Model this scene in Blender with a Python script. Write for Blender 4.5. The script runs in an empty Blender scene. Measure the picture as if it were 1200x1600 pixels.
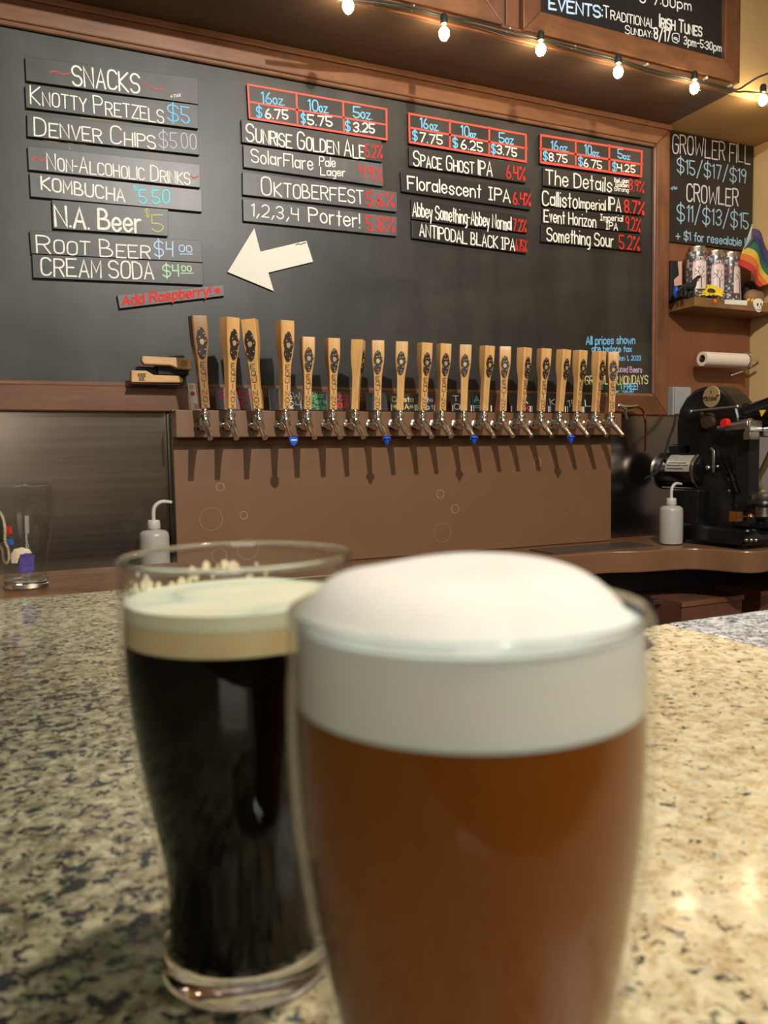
import bpy, math, random
from mathutils import Vector, Matrix, Euler
random.seed(7)
sc = bpy.context.scene
col = sc.collection
PI = math.pi

# ------------------------------------------------------------------ camera
F = 1241.27
EYE = Vector((0.0, 0.0, 1.266))
YAW, PITCH, ROLL = 0.427384, -0.0713351, -0.0171013
fw = Vector((math.sin(YAW)*math.cos(PITCH), math.cos(YAW)*math.cos(PITCH), math.sin(PITCH)))
rt0 = Vector((math.cos(YAW), -math.sin(YAW), 0))
up0 = rt0.cross(fw)
RT = rt0*math.cos(ROLL) + up0*math.sin(ROLL)
UP = up0*math.cos(ROLL) - rt0*math.sin(ROLL)
cam = bpy.data.cameras.new('camera')
camo = bpy.data.objects.new('camera', cam)
col.objects.link(camo)
M = Matrix((RT, UP, -fw)).transposed().to_4x4()
M.translation = EYE
camo.matrix_world = M
cam.sensor_width = 36.0
cam.lens = F/1600*36.0
cam.clip_start = 0.01
cam.dof.use_dof = True
cam.dof.focus_distance = 2.2
cam.dof.aperture_fstop = 11.5
sc.camera = camo

# ------------------------------------------------------------------ colour management, world
sc.view_settings.view_transform = 'Standard'
sc.view_settings.look = 'None'
sc.view_settings.exposure = 0.75
sc.view_settings.gamma = 1.0
sc.view_settings.use_curve_mapping = False
try:
    sc.cycles.max_bounces = 12
    sc.cycles.transparent_max_bounces = 24
    sc.cycles.sample_clamp_indirect = 6.0
    sc.cycles.use_denoising = True
except Exception:
    pass
world = bpy.data.worlds.new('world')
sc.world = world
world.use_nodes = True
world.node_tree.nodes['Background'].inputs[0].default_value = (0.02, 0.018, 0.015, 1)
world.node_tree.nodes['Background'].inputs[1].default_value = 1.0

def srgb(r, g, b):
    f = lambda c: (c/255/12.92) if c/255 <= 0.04045 else ((c/255+0.055)/1.055)**2.4
    return (f(r), f(g), f(b), 1)

# ------------------------------------------------------------------ lights
def spot(name, loc, target, energy, color, angle, radius, blend=0.5):
    l = bpy.data.lights.new(name, 'SPOT')
    l.energy, l.color, l.spot_size, l.shadow_soft_size, l.spot_blend = energy, color, angle, radius, blend
    o = bpy.data.objects.new(name, l)
    col.objects.link(o)
    o.location = loc
    o.rotation_euler = (Vector(target)-Vector(loc)).to_track_quat('-Z', 'Y').to_euler()
    return o
def area(name, loc, target, energy, color, sx, sy):
    l = bpy.data.lights.new(name, 'AREA')
    l.shape = 'RECTANGLE'
    l.energy, l.color, l.size, l.size_y = energy, color, sx, sy
    o = bpy.data.objects.new(name, l)
    col.objects.link(o)
    o.location = loc
    o.rotation_euler = (Vector(target)-Vector(loc)).to_track_quat('-Z', 'Y').to_euler()
    return o
WARM = (1.0, 0.80, 0.55)
spot('track_spot', (0.72, 0.10, 2.65), (1.05, 2.2, 1.35), 112, (1.0, 0.95, 0.87), 1.75, 0.022, 0.6)
spot('bar_spot', (0.55, 0.30, 3.0), (0.46, 0.34, 1.067), 78, (1.0, 0.91, 0.80), 0.78, 0.05, 1.0)
area('ceiling_glow', (1.4, -1.05, 3.15), (0.9, -0.2, 0), 25, (1.0, 0.95, 0.90), 1.3, 1.0)
area('front_fill', (-0.9, -2.2, 2.0), (0.1, 0.3, 1.15), 15, (1.0, 0.88, 0.76), 1.2, 0.9)  # warm fill added behind the camera, no window stands there
area('neon_glow', (-0.15, -1.0, 2.85), (0.05, 2.2, 1.9), 1.7, (0.06, 1.0, 0.40), 0.8, 0.22)

# ------------------------------------------------------------------ pixel -> plane helpers
def ray(px, py):
    return RT*((px-600)/F) + UP*((800-py)/F) + fw
def W(px, py, y):                       # point of the plane at distance y from the eye (parallel to the back wall)
    r = ray(px, py)
    return EYE + r*(y/r.y)
def G(px, py, z):                       # point of a level plane
    r = ray(px, py)
    return EYE + r*((z-EYE.z)/r.z)
def S(px, py, x):                       # point of a plane square to the back wall
    r = ray(px, py)
    return EYE + r*(x/r.x)

# ------------------------------------------------------------------ materials
mats = {}
class NT:
    def __init__(s, name):
        s.m = bpy.data.materials.new(name)
        s.m.use_nodes = True
        s.t = s.m.node_tree
        s.b = s.t.nodes['Principled BSDF']
        s.o = s.t.nodes['Material Output']
        mats[name] = s.m
    def n(s, typ, **kw):
        x = s.t.nodes.new(typ)
        for k, v in kw.items():
            if k in x.inputs.keys():
                x.inputs[k].default_value = v
            else:
                setattr(x, k, v)
        return x
    def l(s, a, b):
        s.t.links.new(a, b)
    def coord(s, scale=(1, 1, 1), rot=(0, 0, 0)):
        c = s.n('ShaderNodeTexCoord')
        mp = s.n('ShaderNodeMapping')
        mp.inputs['Scale'].default_value = scale
        mp.inputs['Rotation'].default_value = rot
        s.l(c.outputs['Object'], mp.inputs['Vector'])
        return mp.outputs[0]
    def noise(s, vec, scale, detail=3, rough=0.6, dist=0.0):
        x = s.n('ShaderNodeTexNoise')
        x.inputs['Scale'].default_value = scale
        x.inputs['Detail'].default_value = detail
        x.inputs['Roughness'].default_value = rough
        x.inputs['Distortion'].default_value = dist
        s.l(vec, x.inputs['Vector'])
        return x.outputs[0]
    def ramp(s, fac, stops, interp='LINEAR'):
        r = s.n('ShaderNodeValToRGB')
        r.color_ramp.interpolation = interp
        els = r.color_ramp.elements
        while len(els) < len(stops):
            els.new(0.5)
        for e, (p, c) in zip(els, stops):
            e.position = p
            e.color = c
        s.l(fac, r.inputs[0])
        return r.outputs[0]
    def mix(s, fac, a, b):
        x = s.n('ShaderNodeMixRGB')
        for v, i in ((fac, 0), (a, 1), (b, 2)):
            if isinstance(v, (tuple, float, int)):
                x.inputs[i].default_value = v
            else:
                s.l(v, x.inputs[i])
        return x.outputs[0]
    def bump(s, h, strength=0.3, dist=0.002):
        x = s.n('ShaderNodeBump')
        x.inputs['Strength'].default_value = strength
        x.inputs['Distance'].default_value = dist
        s.l(h, x.inputs['Height'])
        s.l(x.outputs[0], s.b.inputs['Normal'])
    def set(s, **kw):
        for k, v in kw.items():
            s.b.inputs[k.replace('_', ' ')].default_value = v

def plain(name, c, rough=0.5, metal=0.0, var=0.12, scale=30, spec=0.5, coat=0.0):
    t = NT(name)
    v = t.noise(t.coord(), scale, 3)
    d = tuple(x*(1-var) for x in c[:3])+(1,)
    e = tuple(min(1, x*(1+var)) for x in c[:3])+(1,)
    t.l(t.ramp(v, [(0.3, d), (0.7, e)]), t.b.inputs['Base Color'])
    t.set(Roughness=rough, Metallic=metal, Specular_IOR_Level=spec, Coat_Weight=coat)
    return t.m

def wood(name, dark, light, axis='x', rough=0.42, scale=7, knots=True):
    t = NT(name)
    k = {'x': (0.12, 1, 1), 'y': (1, 0.12, 1), 'z': (1, 1, 0.12)}[axis]
    v = t.coord(k)
    a = t.noise(v, scale*3, 6, 0.65, 0.8)
    b = t.noise(t.coord(), scale*0.5, 3, 0.6, 1.5)
    f = t.noise(v, scale*22, 2, 0.6)
    c1 = t.ramp(a, [(0.25, dark), (0.75, light)])
    d2 = tuple(x*0.62 for x in dark[:3])+(1,)
    c2 = t.mix(t.ramp(b, [(0.50, (0, 0, 0, 1)), (0.72, (0.55, 0.55, 0.55, 1))]), c1, d2)
    c3 = t.mix(t.ramp(f, [(0.55, (0, 0, 0, 1)), (0.8, (0.35, 0.35, 0.35, 1))]), c2, d2)
    t.l(c3, t.b.inputs['Base Color'])
    t.set(Roughness=rough, Specular_IOR_Level=0.45)
    t.bump(f, 0.08, 0.001)
    return t.m

wood('frame_wood', srgb(98, 62, 38), srgb(140, 94, 62), 'x')
wood('frame_wood_upright', srgb(94, 58, 36), srgb(134, 88, 58), 'z')
wood('ledge_wood', srgb(88, 52, 32), srgb(120, 76, 48), 'x')
wood('wall_wood', srgb(116, 70, 42), srgb(132, 84, 54), 'z', scale=3)
wood('soffit_wood', srgb(88, 70, 54), srgb(106, 86, 68), 'x', rough=0.5, scale=3)
wood('tap_wood', srgb(190, 140, 82), srgb(224, 176, 114), 'z', rough=0.35, scale=16)
wood('tap_wood_dark', srgb(128, 92, 58), srgb(168, 128, 86), 'z', rough=0.4, scale=16)
wood('tap_wood_flat', srgb(186, 138, 86), srgb(220, 178, 122), 'x', rough=0.4, scale=16)
wood('rail_wood', srgb(62, 36, 20), srgb(134, 90, 54), 'x', rough=0.38, scale=14)
wood('shelf_wood', srgb(112, 78, 46), srgb(150, 112, 70), 'x', rough=0.5, scale=9)
wood('crate_wood', srgb(92, 56, 40), srgb(112, 70, 50), 'z', rough=0.5, scale=5)
plain('bead_wood', srgb(120, 84, 62), 0.22, 0.0, 0.2, 12, 0.8)
plain('brown_paint', srgb(116, 82, 56), 0.48, 0.0, 0.06, 5)
plain('brown_counter', srgb(122, 86, 60), 0.3, 0.0, 0.08, 6)
plain('tan_wall', srgb(206, 172, 118), 0.75, 0.0, 0.05, 4)
plain('tan_soffit', srgb(190, 156, 104), 0.75, 0.0, 0.10, 3)
plain('room_wall', srgb(146, 128, 108), 0.8, 0.0, 0.08, 2)
plain('room_ceiling', srgb(84, 72, 60), 0.9, 0.0, 0.08, 2)
plain('room_floor', srgb(70, 58, 48), 0.6, 0.0, 0.15, 3)
plain('grey_panel', srgb(150, 142, 140), 0.5, 0.0, 0.06, 4)
plain('black_cast', srgb(20, 19, 18), 0.28, 0.0, 0.3, 40)
plain('black_gloss', srgb(14, 14, 14), 0.16, 0.0, 0.2, 20)
plain('black_dull', srgb(24, 22, 21), 0.7, 0.0, 0.2, 20)
plain('cabinet_dark', srgb(30, 26, 23), 0.6, 0.0, 0.2, 8)
plain('red_paint', srgb(226, 78, 58), 0.55, 0.0, 0.08, 60)
plain('white_card', srgb(226, 220, 206), 0.7, 0.0, 0.03, 10)
plain('white_plastic', srgb(190, 184, 172), 0.4, 0.0, 0.03, 10)
plain('grey_box', srgb(150, 150, 148), 0.45, 0.0, 0.04, 10)
plain('paper_white', srgb(226, 208, 190), 0.85, 0.0, 0.03, 40)
plain('label_silver', srgb(196, 190, 178), 0.35, 0.3, 0.15, 60)
plain('gold_badge', srgb(188, 160, 112), 0.35, 0.4, 0.1, 30)
plain('yellow_paint', srgb(226, 196, 40), 0.5, 0.0, 0.08, 30)
plain('orange_paint', srgb(226, 110, 30), 0.6, 0.0, 0.08, 30)
plain('red_plastic', srgb(206, 30, 30), 0.35, 0.0, 0.05, 30)
plain('blue_plastic', srgb(30, 84, 190), 0.35, 0.0, 0.08, 30)
plain('green_cloth', srgb(34, 92, 66), 0.8, 0.0, 0.08, 60)
plain('blue_cloth', srgb(40, 50, 96), 0.8, 0.0, 0.08, 60)
plain('purple_cloth', srgb(74, 58, 84), 0.8, 0.0, 0.08, 60)
plain('red_cloth', srgb(176, 46, 38), 0.8, 0.0, 0.08, 60)
plain('orange_cloth', srgb(196, 100, 40), 0.8, 0.0, 0.08, 60)
plain('yellow_cloth', srgb(196, 160, 60), 0.8, 0.0, 0.08, 60)
plain('brown_cloth', srgb(90, 66, 50), 0.8, 0.0, 0.08, 60)
plain('black_cloth', srgb(50, 44, 44), 0.8, 0.0, 0.08, 60)
plain('light_blue_cloth', srgb(130, 160, 180), 0.8, 0.0, 0.08, 60)
plain('purple_print', srgb(74, 58, 128), 0.4, 0.0, 0.15, 200)
plain('blue_print', srgb(60, 104, 180), 0.4, 0.0, 0.15, 200)
plain('red_print', srgb(206, 54, 40), 0.4, 0.0, 0.15, 200)
plain('cream_print', srgb(226, 206, 176), 0.4, 0.0, 0.08, 100)
plain('stone', srgb(140, 104, 72), 0.7, 0.0, 0.25, 25)
plain('pink_card', srgb(206, 160, 140), 0.7, 0.0, 0.1, 40)
plain('green_spill_print', srgb(84, 98, 76), 0.35, 0.3, 0.1, 20)
plain('copper', srgb(196, 116, 72), 0.25, 1.0, 0.08, 20)
plain('brass', srgb(200, 150, 100), 0.25, 1.0, 0.08, 20)
plain('chrome', srgb(226, 224, 218), 0.16, 1.0, 0.05, 20)
plain('aluminium', srgb(186, 182, 176), 0.3, 1.0, 0.06, 30)
plain('hose', srgb(150, 126, 76), 0.4, 0.0, 0.08, 20)
plain('cord_green', srgb(34, 38, 30), 0.45, 0.0, 0.1, 20)
plain('burnt', srgb(58, 36, 20), 0.7, 0.0, 0.2, 60)
plain('mat_rubber', srgb(70, 62, 56), 0.5, 0.0, 0.25, 120)
plain('ring_scratch', srgb(158, 128, 100), 0.5, 0.0, 0.2, 80)
plain('skull_white', srgb(232, 224, 208), 0.6, 0.0, 0.05, 40)
for n_, c_ in dict(chalk_white=(236, 232, 222), chalk_grey=(196, 194, 202), chalk_blue=(120, 190, 232), chalk_pale_blue=(150, 186, 206),
                   chalk_cyan=(110, 222, 232), chalk_red=(222, 52, 44), chalk_olive=(184, 190, 116), chalk_mint=(186, 226, 186),
                   chalk_lavender=(196, 170, 200), chalk_yellow=(222, 206, 140), chalk_green=(96, 186, 120), chalk_sky=(186, 212, 240),
                   chalk_brown=(170, 150, 104), ink=(40, 34, 34), chalk_pink=(206, 84, 76)).items():
    plain(n_, srgb(*c_), 0.8, 0.0, 0.14, 160, 0.2)

def chalkboard(name, base, smear, amount=0.5, rough=0.42):
    t = NT(name)
    a = t.noise(t.coord((0.5, 1, 1.6)), 2.4, 5, 0.6, 0.9)
    b = t.noise(t.coord((1, 1, 0.25)), 9, 4, 0.6)
    f = t.n('ShaderNodeMath', operation='MULTIPLY')
    t.l(a, f.inputs[0]); t.l(b, f.inputs[1])
    t.l(t.ramp(f.outputs[0], [(0.12, base), (0.12+0.35/max(amount, 0.1)*0.5, smear)]), t.b.inputs['Base Color'])
    t.set(Roughness=rough, Specular_IOR_Level=0.42)
    return t.m
chalkboard('slate', srgb(37, 35, 32), srgb(68, 65, 60))
chalkboard('slate_strip', srgb(42, 39, 37), srgb(78, 74, 71), 0.5, 0.42)
chalkboard('slate_strip_grey', srgb(56, 53, 53), srgb(100, 97, 98), 0.8, 0.40)
chalkboard('slate_dark', srgb(32, 30, 28), srgb(50, 47, 44))

def steel():
    t = NT('steel')
    v = t.coord((0.25, 1, 12))
    a = t.noise(v, 6, 5, 0.7)
    t.l(t.ramp(a, [(0.3, srgb(144, 134, 122)), (0.7, srgb(152, 142, 130))]), t.b.inputs['Base Color'])
    t.l(t.ramp(a, [(0.3, (0.22, 0.22, 0.22, 1)), (0.7, (0.25, 0.25, 0.25, 1))]), t.b.inputs['Roughness'])
    t.set(Metallic=1.0)
    w = t.noise(t.coord(), 2.2, 2)
    t.bump(w, 0.12, 0.02)
steel()

def granite(name, base1, base2, tan, grey, black, specks, gradient):
    t = NT(name)
    v = t.coord()
    a = t.noise(v, 95, 5, 0.75, 0.5)
    b = t.noise(v, 170, 4, 0.75)
    c = t.noise(v, 125, 4, 0.72, 0.4)
    c1 = t.ramp(a, [(0.38, base1), (0.50, base2), (0.62, tan)])
    c2 = t.mix(t.ramp(b, [(0.56, (0, 0, 0, 1)), (0.61, (1, 1, 1, 1))]), c1, grey)
    big = t.noise(v, 5, 2)
    lo = t.n('ShaderNodeMath', operation='MULTIPLY_ADD')
    t.l(big, lo.inputs[0]); lo.inputs[1].default_value = 0.16; lo.inputs[2].default_value = -0.08
    s = t.n('ShaderNodeMath', operation='ADD')
    t.l(c, s.inputs[0]); t.l(lo.outputs[0], s.inputs[1])
    fac = s.outputs[0]
    if gradient:                                   # denser specks and a darker, greyer colour towards the slab's left end
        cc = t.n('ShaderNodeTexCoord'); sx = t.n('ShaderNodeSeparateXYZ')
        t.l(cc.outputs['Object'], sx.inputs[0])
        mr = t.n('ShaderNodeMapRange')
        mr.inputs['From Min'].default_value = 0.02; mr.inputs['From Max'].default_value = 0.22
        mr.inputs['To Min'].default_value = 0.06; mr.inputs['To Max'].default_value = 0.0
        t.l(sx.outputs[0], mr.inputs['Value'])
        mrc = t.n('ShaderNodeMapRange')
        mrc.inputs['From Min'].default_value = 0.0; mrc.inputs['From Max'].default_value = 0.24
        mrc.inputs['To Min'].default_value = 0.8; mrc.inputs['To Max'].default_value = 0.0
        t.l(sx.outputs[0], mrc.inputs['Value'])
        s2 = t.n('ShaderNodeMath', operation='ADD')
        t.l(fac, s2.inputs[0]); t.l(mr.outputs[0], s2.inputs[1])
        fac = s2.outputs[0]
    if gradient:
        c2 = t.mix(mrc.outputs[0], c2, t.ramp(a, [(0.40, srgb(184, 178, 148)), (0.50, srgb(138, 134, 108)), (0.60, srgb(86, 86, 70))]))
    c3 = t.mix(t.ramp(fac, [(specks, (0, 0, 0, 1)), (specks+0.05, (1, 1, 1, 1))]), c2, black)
    t.l(c3, t.b.inputs['Base Color'])
    t.set(Roughness=0.12, Specular_IOR_Level=0.5)
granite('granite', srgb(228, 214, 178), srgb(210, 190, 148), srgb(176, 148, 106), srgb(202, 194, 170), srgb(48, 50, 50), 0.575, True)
granite('granite_grey', srgb(206, 206, 204), srgb(160, 160, 160), srgb(96, 96, 98), srgb(216, 216, 214), srgb(52, 52, 54), 0.56, False)

def glass_thin():
    t = NT('glass_wall')
    tr = t.n('ShaderNodeBsdfTransparent'); tr.inputs[0].default_value = (0.955, 0.965, 0.96, 1)
    gl = t.n('ShaderNodeBsdfGlossy'); gl.inputs['Roughness'].default_value = 0.02
    lw = t.n('ShaderNodeLayerWeight'); lw.inputs['Blend'].default_value = 0.5
    pw = t.n('ShaderNodeMath', operation='POWER'); pw.inputs[1].default_value = 5.0
    t.l(lw.outputs['Facing'], pw.inputs[0])
    fr = t.n('ShaderNodeMath', operation='MULTIPLY_ADD'); fr.inputs[1].default_value = 0.75; fr.inputs[2].default_value = 0.02
    t.l(pw.outputs[0], fr.inputs[0])
    mx = t.n('ShaderNodeMixShader')
    t.l(fr.outputs[0], mx.inputs[0]); t.l(tr.outputs[0], mx.inputs[1]); t.l(gl.outputs[0], mx.inputs[2])
    t.l(mx.outputs[0], t.o.inputs['Surface'])
    t = NT('glass_solid')
    t.set(Base_Color=(0.96, 0.98, 0.97, 1), Roughness=0.01, IOR=1.5, Transmission_Weight=1.0)
    t = NT('bulb_glass')
    t.b.inputs['Emission Color'].default_value = (1.0, 0.74, 0.46, 1)
    t.set(Base_Color=(1, 0.9, 0.75, 1), Emission_Strength=85.0)
    t = NT('cloudy_plastic')
    t.set(Base_Color=srgb(168, 164, 154), Roughness=0.35, Subsurface_Weight=0.4, Subsurface_Scale=0.03)
glass_thin()

def beers():
    t = NT('amber_beer')
    n = t.noise(t.coord(), 6, 2)
    t.l(t.ramp(n, [(0.3, srgb(136, 74, 12)), (0.7, srgb(142, 79, 16))]), t.b.inputs['Base Color'])
    t.set(Roughness=0.35, Subsurface_Weight=0.75, Subsurface_Scale=0.02, Specular_IOR_Level=0.2)
    t.b.inputs['Subsurface Radius'].default_value = (1.0, 0.4, 0.12)
    t = NT('stout')
    t.set(Base_Color=srgb(9, 4, 2), Roughness=0.10, Specular_IOR_Level=0.06)
    t = NT('foam_cream')
    a = t.noise(t.coord(), 40, 3)
    t.l(t.ramp(a, [(0.3, srgb(240, 222, 188)), (0.7, srgb(248, 234, 206))]), t.b.inputs['Base Color'])
    t.set(Roughness=0.7, Subsurface_Weight=0.4, Subsurface_Scale=0.006)
    t = NT('foam_tan')
    a = t.noise(t.coord(), 40, 3)
    t.l(t.ramp(a, [(0.3, srgb(222, 192, 144)), (0.7, srgb(232, 206, 162))]), t.b.inputs['Base Color'])
    t.set(Roughness=0.7, Subsurface_Weight=0.4, Subsurface_Scale=0.006)
    t = NT('foam_white')
    a = t.noise(t.coord(), 40, 3)
    t.l(t.ramp(a, [(0.3, srgb(244, 234, 224)), (0.7, srgb(250, 242, 234))]), t.b.inputs['Base Color'])
    t.set(Roughness=0.7, Subsurface_Weight=0.4, Subsurface_Scale=0.008)
    t = NT('carved_emblem')
    v = t.n('ShaderNodeTexVoronoi'); v.inputs['Scale'].default_value = 150
    t.l(t.coord(), v.inputs['Vector'])
    t.l(t.ramp(v.outputs['Distance'], [(0.18, srgb(196, 150, 96)), (0.30, srgb(40, 26, 18))]), t.b.inputs['Base Color'])
    t.set(Roughness=0.5)
    t = NT('can_print')
    v = t.n('ShaderNodeTexVoronoi'); v.inputs['Scale'].default_value = 80
    t.l(t.coord(), v.inputs['Vector'])
    cr = t.ramp(v.outputs['Color'], [(0.0, srgb(210, 206, 206)), (0.45, srgb(160, 190, 206)), (0.7, srgb(206, 120, 140)), (0.85, srgb(220, 214, 206))], 'CONSTANT')
    t.l(t.mix(t.ramp(v.outputs['Distance'], [(0.36, (0, 0, 0, 1)), (0.42, (1, 1, 1, 1))]), cr, srgb(98, 88, 86)), t.b.inputs['Base Color'])
    t.set(Roughness=0.3, Metallic=0.3)
    plain('can_panel', srgb(216, 194, 186), 0.4, 0.0, 0.06, 40)
beers()

# ------------------------------------------------------------------ geometry helpers: each returns (verts, faces)
def box_g(a, b):
    x0, y0, z0 = a; x1, y1, z1 = b
    v = [(x0, y0, z0), (x1, y0, z0), (x1, y1, z0), (x0, y1, z0), (x0, y0, z1), (x1, y0, z1), (x1, y1, z1), (x0, y1, z1)]
    return v, [(0, 3, 2, 1), (4, 5, 6, 7), (0, 1, 5, 4), (1, 2, 6, 5), (2, 3, 7, 6), (3, 0, 4, 7)]
def prism_g(front, off):
    """front: list of 3-D points, off: vector to the back face"""
    n = len(front)
    off = Vector(off)
    v = [tuple(p) for p in front] + [tuple(Vector(p)+off) for p in front]
    f = [tuple(range(n)), tuple(range(2*n-1, n-1, -1))]
    for i in range(n):
        j = (i+1) % n
        f.append((i, i+n, j+n, j))
    return v, f
def lathe_g(prof, segs=48, c=(0, 0, 0), axis='z', close=False):
    """prof: list of (r, h)"""
    v, f = [], []
    n = len(prof)
    for (r, h) in prof:
        for k in range(segs):
            a = 2*PI*k/segs
            p = (r*math.cos(a), r*math.sin(a), h)
            if axis == 'x': p = (h, p[0], p[1])
            if axis == 'y': p = (p[0], h, p[1])
            v.append((p[0]+c[0], p[1]+c[1], p[2]+c[2]))
    rng = n if close else n-1
    for i in range(rng):
        i2 = (i+1) % n
        for k in range(segs):
            k2 = (k+1) % segs
            f.append((i*segs+k, i*segs+k2, i2*segs+k2, i2*segs+k))
    if not close:
        if prof[0][0] > 1e-5: f.append(tuple(range(segs-1, -1, -1)))
        if prof[-1][0] > 1e-5: f.append(tuple((n-1)*segs+k for k in range(segs)))
    return v, f
def tube_g(pts, r, segs=10):
    pts = [Vector(p) for p in pts]
    rr = r if isinstance(r, (list, tuple)) else [r]*len(pts)
    v, f = [], []
    prev = None
    for i, p in enumerate(pts):
        t = (pts[min(i+1, len(pts)-1)]-pts[max(i-1, 0)]).normalized()
        if prev is None:
            a = Vector((0, 0, 1)) if abs(t.z) < 0.9 else Vector((1, 0, 0))
            u = t.cross(a).normalized()
        else:
            u = (prev - t*prev.dot(t)).normalized()
        prev = u
        w = t.cross(u)
        for k in range(segs):
            a = 2*PI*k/segs
            v.append(tuple(p+(u*math.cos(a)+w*math.sin(a))*rr[i]))
    for i in range(len(pts)-1):
        for k in range(segs):
            k2 = (k+1) % segs
            f.append((i*segs+k, i*segs+k2, (i+1)*segs+k2, (i+1)*segs+k))
    f.append(tuple(range(segs-1, -1, -1)))
    f.append(tuple((len(pts)-1)*segs+k for k in range(segs)))
    return v, f
def smooth_path(pts, n=6):
    pts = [Vector(p) for p in pts]
    out = []
    for i in range(len(pts)-1):
        p0, p1, p2, p3 = pts[max(i-1, 0)], pts[i], pts[i+1], pts[min(i+2, len(pts)-1)]
        for k in range(n):
            t = k/n
            out.append(0.5*((2*p1)+(p2-p0)*t+(2*p0-5*p1+4*p2-p3)*t*t+(3*p1-p0-3*p2+p3)*t**3))
    out.append(pts[-1])
    return out
def sphere_g(c, r, segs=20, rings=12):
    rx, ry, rz = r if isinstance(r, (tuple, list)) else (r, r, r)
    prof = [(math.sin(PI*i/rings), -math.cos(PI*i/rings)) for i in range(rings+1)]
    prof[0] = (0.001, -1); prof[-1] = (0.001, 1)
    v, f = lathe_g(prof, segs)
    return [(c[0]+x*rx, c[1]+y*ry, c[2]+z*rz) for x, y, z in v], f
def merge(gs):
    V, FF = [], []
    for v, f in gs:
        o = len(V)
        V += list(v)
        FF += [tuple(i+o for i in q) for q in f]
    return V, FF

def root_of(o):
    while o.parent: o = o.parent
    return o
def abs_loc(o):
    l = Vector(o.location)
    while o.parent:
        o = o.parent
        l = l+Vector(o.location)
    return l
def obj(name, geos, mat, parent=None, smooth=False, bevel=0.0, angle=40, origin=None, segs=2):
    """one mesh object; geometry is given in world space"""
    if isinstance(geos, tuple): geos = [geos]
    v, f = merge(geos)
    o0 = Vector(origin) if origin is not None else (abs_loc(parent) if parent else Vector((0, 0, 0)))
    me = bpy.data.meshes.new(name)
    me.from_pydata([tuple(Vector(p)-o0) for p in v], [], f)
    ms = mat if isinstance(mat, (list, tuple)) else [mat]
    for m in ms: me.materials.append(mats[m])
    me.update()
    import bmesh
    bm = bmesh.new(); bm.from_mesh(me)
    bmesh.ops.recalc_face_normals(bm, faces=bm.faces)
    bm.to_mesh(me); bm.free()
    if smooth:
        for p in me.polygons: p.use_smooth = True
        try: me.set_sharp_from_angle(angle=math.radians(angle))
        except Exception: pass
    o = bpy.data.objects.new(name, me)
    col.objects.link(o)
    if parent:
        o.parent = parent
        o.location = o0-abs_loc(parent)
    else:
        o.location = o0
    if bevel:
        b = o.modifiers.new('bevel', 'BEVEL')
        b.width = bevel; b.segments = segs; b.limit_method = 'ANGLE'; b.angle_limit = math.radians(35)
    return o
def tag(o, label, cat, group=None):
    o['label'] = label; o['category'] = cat
    if group: o['group'] = group
    return o
def thing(name, label, cat, loc=(0, 0, 0), group=None):
    o = bpy.data.objects.new(name, None)
    o.empty_display_size = 0.05
    col.objects.link(o)
    o.location = loc
    return tag(o, label, cat, group)
def struct(name, geos, mat, **k):
    o = obj(name, geos, mat, **k)
    o['kind'] = 'structure'
    return o

# ------------------------------------------------------------------ handwriting: a single-stroke alphabet
GL = {
'A': '022842 1434', 'B': '0208 ~082837362505 ~053544433202', 'C': '~4738180703123243', 'D': '0208 ~082847432202', 'E': '48080242 0535',
'F': '480802 0535', 'G': '~47381807031232434525', 'H': '0208 4248 0545', 'I': '0208', '|': '1218 0828 0222', 'J': '~3833221203',
'K': '0208 480542', 'L': '080242', 'M': '0208244842', 'N': '02084248', 'O': '~183847433212030718', 'P': '0208 ~083847463505',
'Q': '~183847433212030718 2451', 'R': '0208 ~083847463505 2542', 'S': '~4738180706153544433212' '03', 'T': '0848 2822',
'U': '~080312324348', 'V': '082248', 'W': '0812365268', 'X': '0248 0842', 'Y': '0825 482522', 'Z': '08480242',
'a': '~351605031233 3632', 'b': '0802 ~0516263533221203', 'c': '~3526160503122233', 'd': '3832 ~3526160503122233',
'e': '~04343526160503122233', 'f': '~28181712 0626', 'g': '~3526160503122233 ~36312010', 'h': '0802 ~0516263532', 'i': '0206 0808',
'k': '0802 360432', 'l': '0208', 'm': '0602 ~05162522 ~25364542', 'n': '0602 ~0516263532', 'o': '~162635332212030516',
'p': '0600 ~0516263533221203', 'r': '0602 ~051626', 's': '~352616051424332212' '03', 't': '1812 0626', 'u': '~0603122233 3632',
'v': '061226', 'w': '0612253246', 'x': '0236 0632', 'y': '0613 3610', 'z': '06360232', 'j': '~161100 1818', 'q': '~3526160503122233 3630',
'0': '~182837332212030718', '1': '0818 1812', '2': '~071828373502 0232', '3': '~07182837362515 ~1525343322' '1203', '4': '080535 3832',
'5': '380805 ~05253433221203', '6': '~2817040312223334251504', '7': '083812', '8': '~182837362515060718 ~152534332212030415',
'9': '~3728180706152537 3722', '$': '~4738180706153544433212' '03 2921', '%': '4802 ~0818170708 ~3443423234', '.': '0202', ',': '1301',
'!': '0804 0202', ':': '0303 0606', '/': '3901', '-': '0525', '+': '0444 2622', '~': '~0516254546', '@': '~3434241415253533434648280703123' '2',
'(': '~180705031' '2', ')': '~0817150302', '*': '0545 1733 1337', "'": '0807', '"': '0807', '=': '0636 0434', '_': '0141',
}
GL['1'] = '0718 1812'
SMALLCAP = 0.76
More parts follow.
